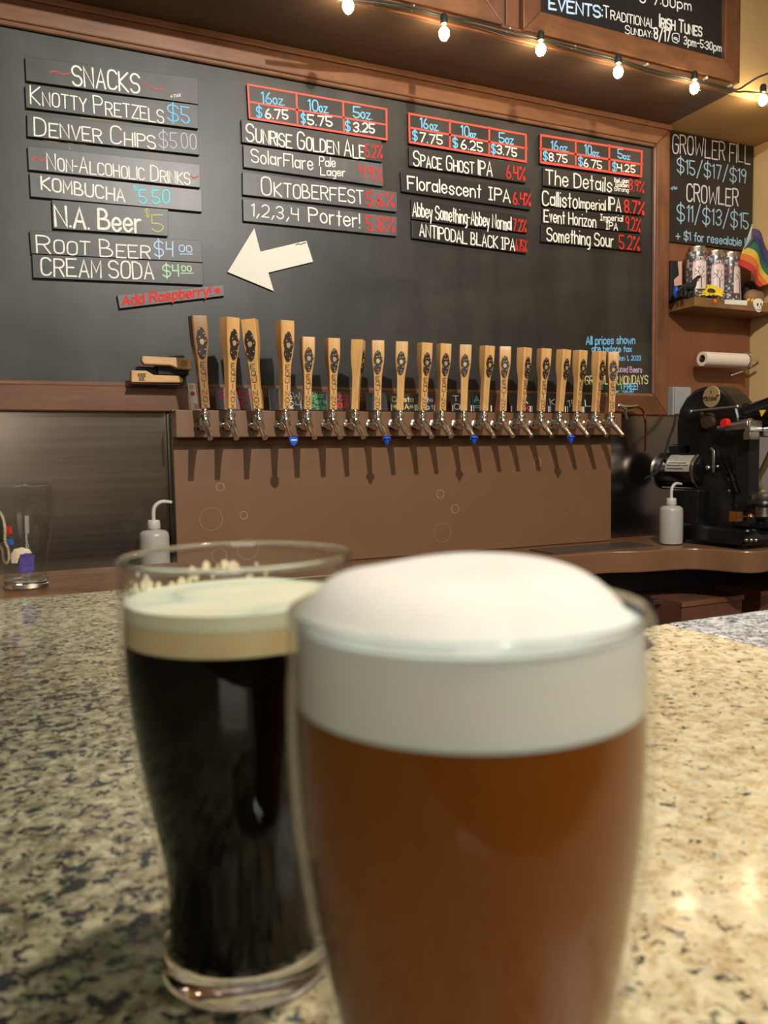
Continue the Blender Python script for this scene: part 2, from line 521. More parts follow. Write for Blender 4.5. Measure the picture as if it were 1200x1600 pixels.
def glyph(ch):
    out = []
    w = 0.0
    for s in GL.get(ch, '0202').split():
        cur = s[0] == '~'
        d = s.lstrip('~')
        pts = [(float(d[i]), float(d[i+1])-2) for i in range(0, len(d)-1, 2)]
        w = max(w, max(p[0] for p in pts))
        if cur:
            closed = pts[0] == pts[-1]
            for _ in range(2):
                q = []
                if not closed: q.append(pts[0])
                for a, b in zip(pts[:-1], pts[1:]):
                    q.append((a[0]*.75+b[0]*.25, a[1]*.75+b[1]*.25)); q.append((a[0]*.25+b[0]*.75, a[1]*.25+b[1]*.75))
                if not closed: q.append(pts[-1])
                else: q.append(q[0])
                pts = q
        out.append(pts)
    return out, w
def layout(text, gap=1.25, jit=0.22):
    """strokes in font units (cap height 6); {..} small capitals"""
    x, sc_, res = 0.0, 1.0, []
    for ch in text:
        if ch == '{': sc_ = SMALLCAP; continue
        if ch == '}': sc_ = 1.0; continue
        if ch == ' ': x += 2.4*sc_; continue
        st, w = glyph(ch)
        jy = random.uniform(-jit, jit); sl = random.uniform(-0.04, 0.04)
        for p in st:
            res.append([(x+(a+sl*b)*sc_, b*sc_+jy) for a, b in p])
        x += (w+gap)*sc_
    return res, max(x-gap, 1.0)
def ribbon(strokes, w, fn):
    """flat marker strokes; fn maps (u, v) to a 3-D point"""
    V, FF = [], []
    lift = [0.0]
    def add(a, b, e=0.0):
        q = fn(a, b)
        h = (lift[0]+e)*5e-5
        V.append((q[0]-0.35*h, q[1]-0.9*h, q[2]))
    def disc(p, e):
        o = len(V)
        for k in range(8):
            add(p[0]+w/2*math.cos(PI*k/4), p[1]+w/2*math.sin(PI*k/4), e)
        FF.append(tuple(range(o, o+8)))
    for si, s in enumerate(strokes):
        lift[0] = (si % 6)*1.0
        pts = [s[0]]
        for p in s[1:]:
            if math.hypot(p[0]-pts[-1][0], p[1]-pts[-1][1]) > 1e-6: pts.append(p)
        disc(pts[0], 0.33)
        if len(pts) < 2: continue
        disc(pts[-1], 0.66)
        n = len(pts)
        closed = math.hypot(pts[0][0]-pts[-1][0], pts[0][1]-pts[-1][1]) < 1e-6
        o = len(V)
        for i in range(n):
            a = pts[i-1] if i else (pts[-2] if closed else None)
            b = pts[i+1] if i < n-1 else (pts[1] if closed else None)
            d1 = (pts[i][0]-a[0], pts[i][1]-a[1]) if a else None
            d2 = (b[0]-pts[i][0], b[1]-pts[i][1]) if b else None
            d1 = d1 or d2; d2 = d2 or d1
            l1 = math.hypot(*d1) or 1; l2 = math.hypot(*d2) or 1
            n1 = (-d1[1]/l1, d1[0]/l1); n2 = (-d2[1]/l2, d2[0]/l2)
            m = (n1[0]+n2[0], n1[1]+n2[1])
            lm = math.hypot(*m)
            if lm < 0.2: m = n1; k = 1
            else:
                m = (m[0]/lm, m[1]/lm); k = min(1.7, 1/max(0.3, m[0]*n1[0]+m[1]*n1[1]))
            add(pts[i][0]+m[0]*w/2*k, pts[i][1]+m[1]*w/2*k)
            add(pts[i][0]-m[0]*w/2*k, pts[i][1]-m[1]*w/2*k)
        for i in range(n-1):
            q = o+2*i
            FF.append((q, q+1, q+3, q+2))
    return V, FF
def text_g(text, p0, p1, h, y, th, jit=0.22, gap=1.25, vert=None):
    """lettering whose baseline runs from pixel p0 to p1 on the plane y; h = cap height in pixels, th = stroke in pixels"""
    A = W(p0[0], p0[1], y); B = W(p1[0], p1[1], y); C = W(p0[0], p0[1]-h, y)
    strokes, w = layout(text, gap, jit)
    ex = (B-A)/w
    hz = (C-A).length/6
    ez = Vector((0, 0, hz))
    tm = th*(C-A).length/h
    # draw in metres
    L = (B-A).length/w
    dirx = (B-A).normalized()
    st = [[(a*L, b*hz) for a, b in s] for s in strokes]
    return ribbon(st, tm, lambda u, v: tuple(A+dirx*u+Vector((0, 0, v))))
def squig_g(px, y, th):
    P = [W(a, b, y) for a, b in px]
    pts = smooth_path(P, 5)
    st = [[(p.x, p.z) for p in pts]]
    k = (W(px[0][0]+10, px[0][1], y)-W(px[0][0], px[0][1], y)).length/10
    return ribbon(st, th*k*0.9, lambda u, v: (u, y, v))
def poly_px(px, y, off=0.004):
    return prism_g([W(a, b, y) for a, b in px], (0, off, 0))

# ------------------------------------------------------------------ the room
WY = 2.25                                   # back wall
BARZ, CTZ = 1.067, 0.956                    # bar top and back counter heights
SOF = 2.413                                 # underside of the soffit
RX, LX, FY, CEIL = 2.60, -3.0, -2.6, 3.25
struct('floor', box_g((LX, FY, -0.05), (RX+0.1, WY+0.1, 0)), 'room_floor')
struct('ceiling', box_g((LX, FY, CEIL), (RX+0.1, WY+0.1, CEIL+0.05)), 'room_ceiling')
struct('wall_back', box_g((LX, WY, 0), (RX+0.1, WY+0.1, CEIL)), 'wall_wood')
wr = struct('wall_right', box_g((RX, FY, 0), (RX+0.1, WY, CEIL)), 'tan_wall')
struct('wall_left', box_g((LX-0.1, FY, 0), (LX, WY+0.1, CEIL)), 'room_wall')
struct('wall_front', box_g((LX-0.1, FY-0.1, 0), (RX+0.1, FY, CEIL)), 'room_wall')
struct('trim_1', box_g((RX-0.012, 0.6, 0), (RX, WY, 1.40)), 'grey_panel')           # grey panel on the lower right wall
# soffit: brown boxed part, tan part to its right
SX = G(1140.5, 146.5, SOF).x
SFY = G(1140.5, 146.5, SOF).y
struct('trim_2', box_g((LX, SFY, SOF), (SX, WY, CEIL)), 'soffit_wood', bevel=0.003)
struct('trim_3', box_g((SX, SFY+0.008, SOF+0.001), (RX, WY, CEIL)), 'tan_soffit')
struct('trim_4', box_g((LX, SFY-0.012, SOF), (SX+0.004, SFY, SOF+0.035)), 'frame_wood', bevel=0.003)   # lower fascia strip
struct('trim_5', box_g((LX, WY-0.02, 1.395), (2.14, WY-0.0005, SOF)), 'wall_wood')                            # wood backing behind the chalkboard

# mitred frame: list of four prisms (bottom, top, left, right) on plane y, standing out by d
def frame_parts(x0, x1, z0, z1, wb, wt, wl, wr_, y, d):
    o = [(x0, z0), (x1, z0), (x1, z1), (x0, z1)]
    i = [(x0+wl, z0+wb), (x1-wr_, z0+wb), (x1-wr_, z1-wt), (x0+wl, z1-wt)]
    def q(a, b):
        pts = [o[a], o[b], i[b], i[a]]
        return prism_g([(px, y-d, pz) for px, pz in pts], (0, d, 0))
    return q(0, 1), q(2, 3), q(3, 0), q(1, 2)

# ------------------------------------------------------------------ main chalkboard
BY = 2.228
cb = thing('chalkboard', 'big wood-framed menu chalkboard covering the wall behind the taps', 'chalkboard', (1.0, BY, 1.395))
BX0 = -1.5
obj('board', box_g((BX0+0.05, BY, 1.46), (2.10, BY+0.006, 2.35)), 'slate', cb)
fb, ft, fl, fr = frame_parts(BX0, 2.147, 1.393, 2.400, 0.066, 0.058, 0.066, 0.060, BY, 0.018)
obj('frame_rail', fb, 'ledge_wood', cb, bevel=0.004)
obj('frame_rail', ft, 'frame_wood', cb, bevel=0.004)
obj('frame_stile', fl, 'frame_wood_upright', cb, bevel=0.004)
obj('frame_stile', fr, 'frame_wood_upright', cb, bevel=0.004)
obj('crown_strip', box_g((BX0, BY-0.026, 2.394), (2.152, BY+0.006, 2.4128)), 'frame_wood', cb, bevel=0.004)
for g_ in frame_parts(BX0+0.063, 2.093, 1.457, 2.345, 0.014, 0.014, 0.014, 0.014, BY, 0.013):
    obj('inner_bead', g_, 'bead_wood', cb, bevel=0.005)
TY = BY-0.0007
for g_ in ([text_g('All prices shown', (916, 538), (992, 537), 12, TY, 1.9),
                  text_g('are before tax', (925, 549), (987, 550), 9, TY, 1.7),
                  text_g('Jan 1, 2023', (965, 563), (1001, 563), 7, TY, 1.3)]): obj('lettering', g_, 'chalk_blue', cb)
obj('lettering', text_g('duced Beers', (962, 581), (1003, 582), 9, TY, 1.4), 'chalk_lavender', cb)
for g_ in (text_g('GROWLER', (914, 601), (965, 600), 13, TY, 1.6), text_g('MONDAYS', (969, 600), (1012, 600), 13, TY, 1.7)): obj('lettering', g_, 'chalk_yellow', cb)
obj('lettering', [text_g('2', (937, 608), (942, 608), 8, TY, 2.0), text_g('1', (966, 608), (971, 608), 8, TY, 2.2)], 'chalk_green', cb)
obj('lettering', [text_g('FREE!', (975, 608), (996, 608), 9, TY, 1.9), text_g('(      over value)', (937, 613.5), (990, 613), 4, TY, 1.0)], 'chalk_blue', cb)
for px_ in ([(126, 184), (170, 188), (206, 191)], [(68, 219), (80, 221), (93, 222)], [(102, 221), (108, 224), (115, 224)], [(122, 224), (130, 226), (136, 225)], [(175, 229), (180, 231), (185, 230)], [(108, 228), (109, 231), (109, 234)], [(230, 235), (231, 238), (231, 240)], [(237, 242), (238, 246), (239, 249)], [(100, 131), (104, 132.5), (108, 134)]):
    obj('chalk_smear', squig_g(px_, TY, 1.5), 'chalk_brown', cb)

# ------------------------------------------------------------------ menu strips
SY = BY-0.011
LY = SY-0.0007
def strip(label, corners, texts, mat='slate_strip', group='chalk strips on the menu board', name='menu_strip', y=None, d=0.0105, cat='sign'):
    yy = SY if y is None else y
    P = [W(a, b, yy) for a, b in corners]
    c = sum(P, Vector())/len(P)
    o = thing(name, label, cat, (c.x, yy, min(p.z for p in P)), group)
    obj('board', prism_g(P, (0, d, 0)), mat, o, bevel=0.0008)
    for m, gs in texts:
        obj('lettering', gs, m, o)
    return o
def T(m, text, p0, p1, h, th=2.2, **k):
    return (m, text_g(text, p0, p1, h, LY, th, **k))
def Q(m, px, th=1.8):
    return (m, squig_g(px, LY, th))
strip('top grey strip headed SNACKS between two red squiggles', [(39, 88), (310, 122), (310, 163), (41, 126)],
      [T('chalk_white', 'SNACKS', (114, 133), (218, 145), 30, 2.8), Q('chalk_pink', [(78, 113), (86, 111), (98, 116), (110, 114)]),
       Q('chalk_pink', [(225, 130), (234, 135), (245, 139), (256, 139)])])
strip('strip reading KNOTTY PRETZELS with a blue five dollar price', [(39, 132), (309, 164), (310, 201), (41, 168)],
      [T('chalk_white', 'K{NOTTY} P{RETZELS}', (48, 162), (255, 192), 28, 2.1), T('chalk_blue', '$5', (262, 188), (296, 194), 25, 2.2),
       T('chalk_white', '+{TAX}', (266, 153), (282, 151), 6, 0.9)])
strip('strip reading DENVER CHIPS with a pale grey price', [(42, 177), (310, 208), (312, 242), (43, 213)],
      [T('chalk_white', 'D{ENVER} C{HIPS}', (54, 211), (242, 232), 28, 2.3), T('chalk_grey', '$5.00', (249, 231), (307, 233), 24, 1.5)])
strip('green-tinged strip reading NON-ALCOHOLIC DRINKS', [(43, 228), (312, 257), (313, 293), (45, 265)],
      [T('chalk_white', 'N{ON-}A{LCOHOLIC} D{RINKS}', (74, 264), (296, 289), 25, 2.2), Q('chalk_pink', [(49, 250), (56, 246), (62, 251), (71, 248)], 2.6),
       Q('chalk_pink', [(298, 274), (303, 278), (310, 275)], 2)], 'slate_strip_grey')
strip('strip reading KOMBUCHA with a cyan price', [(46, 269), (315, 297), (316, 331), (48, 307)],
      [T('chalk_white', 'KOMBUCHA', (65, 296), (195, 316), 20, 2.6), T('chalk_cyan', '5.50', (218, 317), (265, 318), 21, 2.3), T('chalk_cyan', '$', (208, 296), (214, 297), 7, 1.2)], 'slate_strip_grey')
strip('short strip reading N.A. Beer in bold letters', [(81, 312), (263, 327), (263, 369), (83, 357)],
      [T('chalk_white', 'N.A. Beer', (87, 353), (220, 363), 31, 4.0), T('chalk_olive', '$', (227, 338), (233, 339), 11, 1.4), T('chalk_olive', '5', (238, 362), (255, 362), 26, 2.2)])
strip('strip reading ROOT BEER with a pale blue price', [(46, 360), (315, 376), (317, 410), (49, 396)],
      [T('chalk_white', 'R{OOT} B{EER}', (58, 394), (233, 404), 27, 2.4), T('chalk_sky', '$4', (242, 401), (270, 400), 23, 2.0), T('chalk_sky', '00', (280, 393), (300, 394), 10, 1.6), Q('chalk_sky', [(281, 397), (301, 397)], 1.4)])
strip('strip reading CREAM SODA with a mint price', [(50, 397), (317, 411), (318, 445), (52, 434)],
      [T('chalk_white', 'CREAM SODA', (65, 430), (240, 436), 27, 2.6), T('chalk_mint', '$4', (255, 432), (279, 431), 18, 2.0), T('chalk_mint', '00', (284, 423), (299, 424), 8, 1.6), Q('chalk_mint', [(283, 427), (302, 427)], 1.6)])
strip('small tilted strip reading Add Raspberry! in red', [(183, 461), (349, 445), (351, 462), (187, 482)],
      [T('chalk_red', 'Add Raspberry!', (192, 477), (329, 461), 15, 2.7), ('chalk_red', ribbon([[(0, 0)]], 0.016, lambda u, v: tuple(W(340, 454, LY)+Vector((u, 0, v)))))], 'slate_strip_grey')

def price_table(label, corners, v1, v2, hz, texts):
    o = strip(label, corners, texts, 'slate_dark', 'red-lined price tables')
    L = lambda a, b: squig_g([a, ((a[0]+b[0])/2, (a[1]+b[1])/2), b], LY-0.0002, 3.0)
    tl, tr, br, bl = corners
    ins = lambda p, dx, dy: (p[0]+dx, p[1]+dy)
    tl, tr, br, bl = ins(tl, 1.2, 1.5), ins(tr, -1.2, 1.5), ins(br, -1.2, -1.5), ins(bl, 1.2, -1.5)
    obj('red_grid', [L(tl, tr), L(tr, br), L(br, bl), L(bl, tl), L(*v1), L(*v2), L(*hz)], 'red_paint', o)
B_, Wt, R_ = 'chalk_blue', 'chalk_white', 'chalk_red'
price_table('red-lined price table starting at 6.75, above Sunrise Golden Ale', [(386, 130.5), (605, 169), (605.5, 219.5), (389, 185.5)],
    ((463, 145), (465, 196)), ((536, 159), (537.5, 208)), ((389, 159), (604, 195)),
    [T(B_, '16', (409, 160), (424, 162), 17), T(B_, 'oz.', (427, 162), (444, 164.5), 14), T(B_, '10', (482, 172), (497, 174), 17), T(B_, 'oz.', (499, 174.5), (513, 176.5), 14),
     T(B_, '5', (552, 183), (562, 184), 17), T(B_, 'oz.', (564, 184), (581, 186.5), 14), T(B_, '$', (401, 182.5), (409, 183), 16), T(Wt, '6.75', (415, 184), (450, 186), 14, 2.4),
     T(B_, '$', (471, 192.5), (477, 193), 15), T(Wt, '5.75', (481, 194.5), (519, 198), 15, 2.4), T(B_, '$', (540, 204.5), (547, 205), 15), T(Wt, '3.25', (552.5, 205), (585, 207.5), 14, 2.4)])
strip('strip reading SUNRISE GOLDEN ALE, first under the 6.75 table', [(377, 186), (596, 220), (597, 253), (378, 222)],
      [T(Wt, 'S{UNRISE} G{OLDEN} A{LE}', (385, 220), (569, 248), 27, 2.4), T(R_, '5.2%', (571, 245), (597, 247), 19, 1.9)])
strip('strip reading SolarFlare Pale Lager', [(380, 226), (597.5, 256), (599, 291), (381, 261)],
      [T(Wt, 'SolarFlare', (393, 253), (489, 266), 20, 2.1), T(Wt, 'Pale', (499, 259), (524, 261), 14, 1.7), T(Wt, 'Lager', (501, 273), (539, 276), 12, 1.7), T(R_, '4.9%', (561, 275), (597, 282.5), 18, 2.2)], 'slate_strip_grey')
strip('strip reading OKTOBERFEST 5.6%', [(379, 268), (620, 300), (620.5, 331), (379.5, 304)],
      [T(Wt, 'O{KTOBERFEST}', (409, 304), (567, 318), 28, 2.2), T(R_, '5.6%', (573, 320), (616, 324), 21, 2.5)], 'slate_strip_grey')
strip('strip reading 1,2,3,4 Porter! above the white arrow', [(379.5, 310), (620, 339), (620.5, 369), (380.5, 345)],
      [T(Wt, '1,2,3,4', (393, 337), (466, 345), 19, 2.0), T(Wt, 'Porter!', (483, 346), (562, 356), 22, 2.4), T(R_, '5.8%', (573, 359), (616, 363), 22, 2.4)], 'slate_strip_grey')
price_table('red-lined price table starting at 7.75, above Space Ghost IPA', [(638, 176), (823, 209), (823, 254), (639, 223.5)],
    ((703, 188), (703, 233)), ((764.5, 199), (764.5, 243)), ((639, 199), (823, 232)),
    [T(B_, '16', (657, 199), (669, 201), 15), T(B_, 'oz.', (672, 202), (685, 204), 12), T(B_, '10', (720.5, 212), (733, 214), 16), T(B_, 'oz.', (735, 215), (745, 216.5), 11),
     T(B_, '5', (780, 222.5), (788, 223), 15), T(B_, 'oz', (790, 224), (802, 225), 12), T(B_, '$', (645, 218), (652, 219), 14), T(Wt, '7.75', (656, 221.5), (691, 226), 14, 2.2),
     T(B_, '$', (708, 230), (715, 230.5), 14), T(Wt, '6.25', (720.5, 232), (754, 237), 14, 2.2), T(B_, '$', (768, 239), (774, 240), 14), T(Wt, '3.75', (776.5, 240), (807, 244.5), 13, 2.2)])
strip('strip reading SPACE GHOST IPA, first under the 7.75 table', [(639, 229), (821, 255), (822, 286), (640, 259)],
      [T(Wt, 'S{PACE} G{HOST} IPA', (646, 258), (769, 276), 23, 2.2), T(R_, '6.4%', (792, 278), (820, 282), 20, 2.2)], 'slate_dark')
strip('strip reading Floralescent IPA, set a little left of its column', [(626, 268), (829, 294), (829, 328), (628, 299)],
      [T(Wt, 'Floralescent', (637.5, 295), (751, 309), 20, 2.5), T(Wt, '|PA', (764, 311), (797, 316), 19, 2.3), T(R_, '6.4%', (802, 318), (829, 322), 18, 2.3)], 'slate_dark')
strip('strip reading Abbey Something-Abbey Normal', [(643, 311), (823, 337), (824, 364), (643.5, 342)],
      [T(Wt, 'Abbey Something-Abbey Normal', (645, 337), (799, 360), 21, 2.1), T(R_, '7.2%', (802, 360), (822, 362), 18, 1.9)], 'slate_dark')
strip('strip reading ANTIPODAL BLACK IPA, lowest of the middle column', [(643.5, 344), (823, 370), (823, 396), (644, 372)],
      [T(Wt, 'ANTIPODAL BLACK |PA', (656, 369), (804, 392), 19, 2.2), T(R_, '6.75%', (806, 391.5), (823, 393), 17, 1.5)], 'slate_dark')
price_table('red-lined price table starting at 8.75, above The Details', [(844, 209.5), (1004, 235), (1003, 277), (844, 255)],
    ((899.5, 219), (899.5, 262)), ((952, 227), (952, 269)), ((844, 232), (1003, 257)),
    [T(B_, '16', (861, 234), (872, 235), 14), T(B_, 'oz.', (875, 236), (888, 237.5), 11), T(B_, '10', (914, 241), (924, 243), 15), T(B_, 'oz.', (926, 243.5), (937, 244.5), 9),
     T(B_, '5', (965.5, 247), (973, 248), 14), T(B_, 'oz', (974, 248.5), (984, 249.5), 8), T(B_, '$', (849, 249.5), (855, 250), 13), T(Wt, '8.75', (858, 251.5), (886, 254), 12, 2.0),
     T(B_, '$', (904, 258), (910, 259), 13), T(Wt, '6.75', (912.5, 260.5), (940, 264), 12, 2.0), T(B_, '$', (957, 267), (963, 268), 13), T(Wt, '4.25', (965, 267), (992, 269.5), 11, 2.0)])
strip('strip reading The Details Belgian Golden Strong', [(849, 261), (1003, 286), (1003, 309), (849, 290)],
      [T(Wt, 'The Details', (853, 287), (956, 300), 22, 2.3), T(Wt, 'BeLgian', (960, 284), (982, 286), 6, 1.3), T(Wt, 'Golden', (962, 291), (982, 293), 6, 1.3), T(Wt, 'Strong', (960, 298), (982, 300), 6, 1.3),
       T(R_, '8.9%', (983, 296), (1006, 301), 17, 1.7)], 'slate_dark')
strip('strip reading Callisto Imperial IPA', [(847.5, 294), (1004, 312), (1004, 335.5), (847.5, 320)],
      [T(Wt, 'Callisto', (848, 321), (902, 325), 22, 2.4), T(Wt, 'Imperial', (905, 325), (946, 329), 16, 2.0), T(Wt, 'IPA', (951, 328), (970, 331), 20, 2.3), T(R_, '8.7%', (976, 332), (1006, 335), 19, 2.6)], 'slate_dark')
strip('strip reading Event Horizon Imperial IPA', [(848, 325), (1001, 341), (1002, 363.5), (848, 349.5)],
      [T(Wt, 'Event Horizon', (850, 346), (931, 355), 18, 2.2), T(Wt, '|mperial', (938, 344), (973, 346), 9, 1.6), T(Wt, '|PA', (947, 358), (965, 360), 11, 1.8), T(R_, '9.2%', (978, 358), (1000, 363), 20, 1.9)], 'slate_dark')
strip('strip reading Something Sour, lowest of the right column', [(846, 349.5), (1003, 367), (1004, 393), (846, 377.5)],
      [T(Wt, 'Something Sour', (854.5, 376), (958, 386), 20, 2.3), T(R_, '5.2%', (968, 388), (999, 391.5), 21, 2.1)], 'slate_dark')

ar = strip('white paper arrow pointing left, stuck below the Porter strip', [(397.5, 356), (407, 393), (479, 376), (489.5, 409), (419.5, 426), (428, 455), (355.5, 425)],
      [('ink', squig_g([(462, 383), (466, 381), (470, 382), (474, 380), (478, 379)], BY-0.0075, 1.2))], 'white_card', None, 'paper_arrow', BY-0.007, 0.003, 'arrow')

# ------------------------------------------------------------------ growler price sign
gs = thing('growler_sign', 'black painted price sign for growler and crowler fills, right of the menu board', 'sign', (2.38, 2.24, 2.016))
GY = 2.240
obj('board', prism_g([(2.172, GY, 2.022), (2.592, GY, 2.022), (2.592, GY, 2.412), (2.172, GY, 2.412)], (0, 0.009, 0)), 'slate_dark', gs)
GT = GY-0.0007
def gt(m, text, p0, p1, h, th=2.0): return text_g(text, p0, p1, h, GT, th)
for g_ in ([gt(0, 'GROWLER FILL', (1051, 238), (1172, 256), 29, 2.1), gt(0, 'CROWLER', (1073, 314), (1153, 322), 27, 2.6)]): obj('lettering', g_, 'chalk_grey', gs)
for g_ in ([gt(0, '$15/$17/$19', (1058, 269), (1166, 287), 22, 2.0), gt(0, '$11/$13/$15', (1058, 344), (1169, 358), 25, 2.2),
                  gt(0, '+ $1 for resealable lid', (1056, 373), (1172, 386), 13, 1.9), gt(0, '-64{oz}', (1047.5, 297), (1058, 295), 5, 1.0)]): obj('lettering', g_, 'chalk_pale_blue', gs)

# ------------------------------------------------------------------ framed boards on the soffit face
FYF = SFY-0.001
def soffit_board(label, x0, x1, z0, z1, wl, wr_):
    t = thing('framed_chalkboard', label, 'chalkboard', ((x0+x1)/2, FYF, z0))
    obj('board', box_g((x0+0.03, FYF-0.006, z0+0.03), (x1-0.03, FYF, z1-0.03)), 'slate_dark', t)
    a, b, c, d = frame_parts(x0, x1, z0, z1, 0.062, 0.062, wl, wr_, FYF, 0.022)
    obj('frame_rail', a, 'frame_wood', t, bevel=0.003); obj('frame_rail', b, 'frame_wood', t, bevel=0.003)
    obj('frame_stile', c, 'frame_wood_upright', t, bevel=0.003); obj('frame_stile', d, 'frame_wood_upright', t, bevel=0.003)
    return t
fa, fb_ = W(817, 44, SFY-0.02), W(1155, 133, SFY-0.02)
ev = soffit_board('framed events chalkboard on the soffit above the string of bulbs', fa.x, fb_.x, (fa.z+fb_.z)/2, 3.05, 0.060, 0.066)
EY = FYF-0.0068
def et(text, p0, p1, h, th=2.0): return text_g(text, p0, p1, h, EY, th)
obj('lettering', et('EVENTS:', (858, 14), (941, 28), 18, 3.4), 'chalk_sky', ev)
for g_ in ([et('T{RADITIONAL}', (943, 27), (1023, 44), 18, 1.9), et('S{UNDAY:}', (977, 52), (1018, 59), 13, 1.6), et('3pm-5:30pm', (1068.5, 69), (1127, 81), 12, 2.0),
                  et('5-7:00pm', (1000, 3), (1080, 16), 15, 2.4)]): obj('lettering', g_, 'chalk_white', ev)
for g_ in ([et('I{RISH} T{UNES}', (1030.5, 42), (1096, 57), 19, 2.9), et('8/17', (1022, 60), (1047, 65), 17, 2.8), et('@', (1050, 65), (1061, 68), 15, 1.5)]): obj('lettering', g_, 'chalk_white', ev)
soffit_board('framed board left of the events board, only its lower frame in view', 0.33, W(785, 38, SFY-0.02).x, (fa.z+fb_.z)/2, 3.05, 0.062, 0.062)
struct('trim_6', box_g((W(788, 38, SFY).x, SFY-0.010, SOF+0.0355), (fa.x-0.006, SFY, 3.05)), 'frame_wood_upright', bevel=0.002)

# ------------------------------------------------------------------ string lights
sl = thing('string_lights', 'string of glowing clear globe bulbs on a dark cord along the soffit edge', 'string lights', (1.5, 1.93, 2.42))
CY = 1.919
c1 = [(470, -16), (545, -4), (590, 1), (640, 10), (698, 26), (745, 34), (800, 48), (845, 60), (905, 76), (966, 93), (1030, 112), (1085, 124), (1120, 133), (1150, 140)]
c2 = [(470, -10), (545, 2), (600, 8), (650, 16), (698, 29), (745, 40), (800, 56), (845, 64), (900, 80), (966, 97), (1025, 115), (1085, 127), (1115, 134), (1150, 143)]
obj('cord', [tube_g(smooth_path([W(a, b, CY) for a, b in c1]+[W(1168, 131, 1.915), W(1184, 121, 1.90), W(1204, 113, 1.88), W(1230, 100, 1.88)]), 0.0030, 8),
             tube_g(smooth_path([W(a, b, CY+0.004) for a, b in c2]+[W(1165, 143, 1.916), W(1192, 146, 1.905), W(1215, 146, 1.90), W(1240, 140, 1.90)]), 0.0030, 8)], 'cord_green', sl, smooth=True)
BPX = [(544, 10), (694, 53), (845, 78), (966, 113), (1085, 138), (1192, 157)]
def bulb_geo():
    prof = [(0.0005, -0.0225), (0.008, -0.021), (0.0145, -0.0165), (0.0185, -0.0085), (0.0195, 0.0), (0.0178, 0.009), (0.0135, 0.0165), (0.0095, 0.021), (0.0075, 0.025)]
    return prof
for a, b in BPX:
    c = W(a, b, 1.905)
    bo = obj('bulb', lathe_g(bulb_geo(), 24, c), 'glass_wall', sl, smooth=True)
    obj('filament', sphere_g((c.x, c.y, c.z+0.001), (0.014, 0.014, 0.0165), 16, 10), 'bulb_glass', bo, smooth=True)
    obj('socket', lathe_g([(0.0078, 0.0235), (0.0098, 0.025), (0.0098, 0.045), (0.007, 0.050)], 16, c), 'cord_green', bo, smooth=True)
for a, b in [(646, 11), (796, 46), (898, 74), (1011, 101), (1104, 122), (1142, 134)]:
    c = W(a, b, 1.921)
    obj('clip', box_g((c.x-0.002, c.y-0.004, c.z-0.004), (c.x+0.002, c.y+0.02, c.z+0.004)), 'white_plastic', sl)

# ------------------------------------------------------------------ wall panels below the board
PX0, PX1, PY, RY = 0.373, 1.853, 2.170, 2.120
st = tag(obj('steel_backsplash', box_g((-1.6, 2.238, CTZ), (PX0-0.004, 2.249, 1.3935)), 'steel'), 'brushed steel backsplash left of the tap panel', 'backsplash')
st2 = tag(obj('steel_backsplash', box_g((PX1+0.003, 2.238, CTZ), (2.585, 2.249, 1.3935)), 'steel'), 'shiny steel backsplash right of the tap panel', 'backsplash')
tp = thing('painted_backsplash', 'brown painted panel under the tap rail, with ring scratches', 'backsplash', ((PX0+PX1)/2, PY, CTZ))
obj('panel', box_g((PX0, PY, CTZ+0.0015), (PX1, 2.2495, 1.392)), 'brown_paint', tp, bevel=0.002)
obj('edge_trim', box_g((PX0-0.004, PY+0.034, CTZ+0.0015), (PX0-0.0005, PY+0.058, 1.388)), 'green_spill_print', tp)  # green light falling on the metal edge is painted into its colour
def ring_at(px, py, r, w=0.0016):
    c = W(px, py, PY-0.0008)
    k = (W(px+10, py, PY)-c).length/10*0.93
    st_ = [[(c.x+k*r*math.cos(2*PI*i/32), c.z+k*r*math.sin(2*PI*i/32)) for i in range(33)]]
    return ribbon(st_, w, lambda u, v: (u, PY-0.0008, v))
for a, b, r in [(344, 761, 6.5), (330, 811, 19), (381, 805, 6), (840, 722, 5.5), (688, 772, 6), (711, 795, 6), (691, 832, 14), (387, 858, 17), (343, 868, 12)]:
    obj('ring_mark', ring_at(a, b, r, 0.0022 if r < 7 else 0.0013), 'ring_scratch', tp)

tr = thing('tap_rail', 'brown painted box rail that carries the row of beer taps', 'tap rail', ((PX0+PX1)/2, RY, 1.321))
obj('box', box_g((PX0, RY, 1.321), (PX1, PY-0.0005, 1.393)), 'brown_paint', tr, bevel=0.0025)
obj('back_strip', box_g((PX0, RY+0.05, 1.3925), (PX1, 2.197, 1.3965)), 'brown_paint', tr)

# ------------------------------------------------------------------ beer taps
def handle_geo(H, w_top, w_bot, d_top, d_bot):
    st = [(0.0, 1.0), (0.06, 1.0), (0.25, 1.0), (0.42, 1.06), (0.50, 1.14), (0.57, 1.30), (0.64, 1.52), (0.71, 1.68), (0.80, 1.76), (0.995, 1.78), (1.0, 1.74)]
    v, f = [], []
    c = 0.16
    for t, k in st:
        s = (k-1)/0.78
        w = (w_bot+(w_top-w_bot)*s)/2; d = (d_bot+(d_top-d_bot)*s)/2
        e = min(w, d)*c
        z = t*H
        v += [(-w+e, -d, z), (w-e, -d, z), (w, -d+e, z), (w, d-e, z), (w-e, d, z), (-w+e, d, z), (-w, d-e, z), (-w, -d+e, z)]
    n = len(st)
    for i in range(n-1):
        for k in range(8):
            k2 = (k+1) % 8
            f.append((i*8+k, i*8+k2, (i+1)*8+k2, (i+1)*8+k))
    f.append(tuple(range(7, -1, -1))); f.append(tuple((n-1)*8+k for k in range(8)))
    return v, f
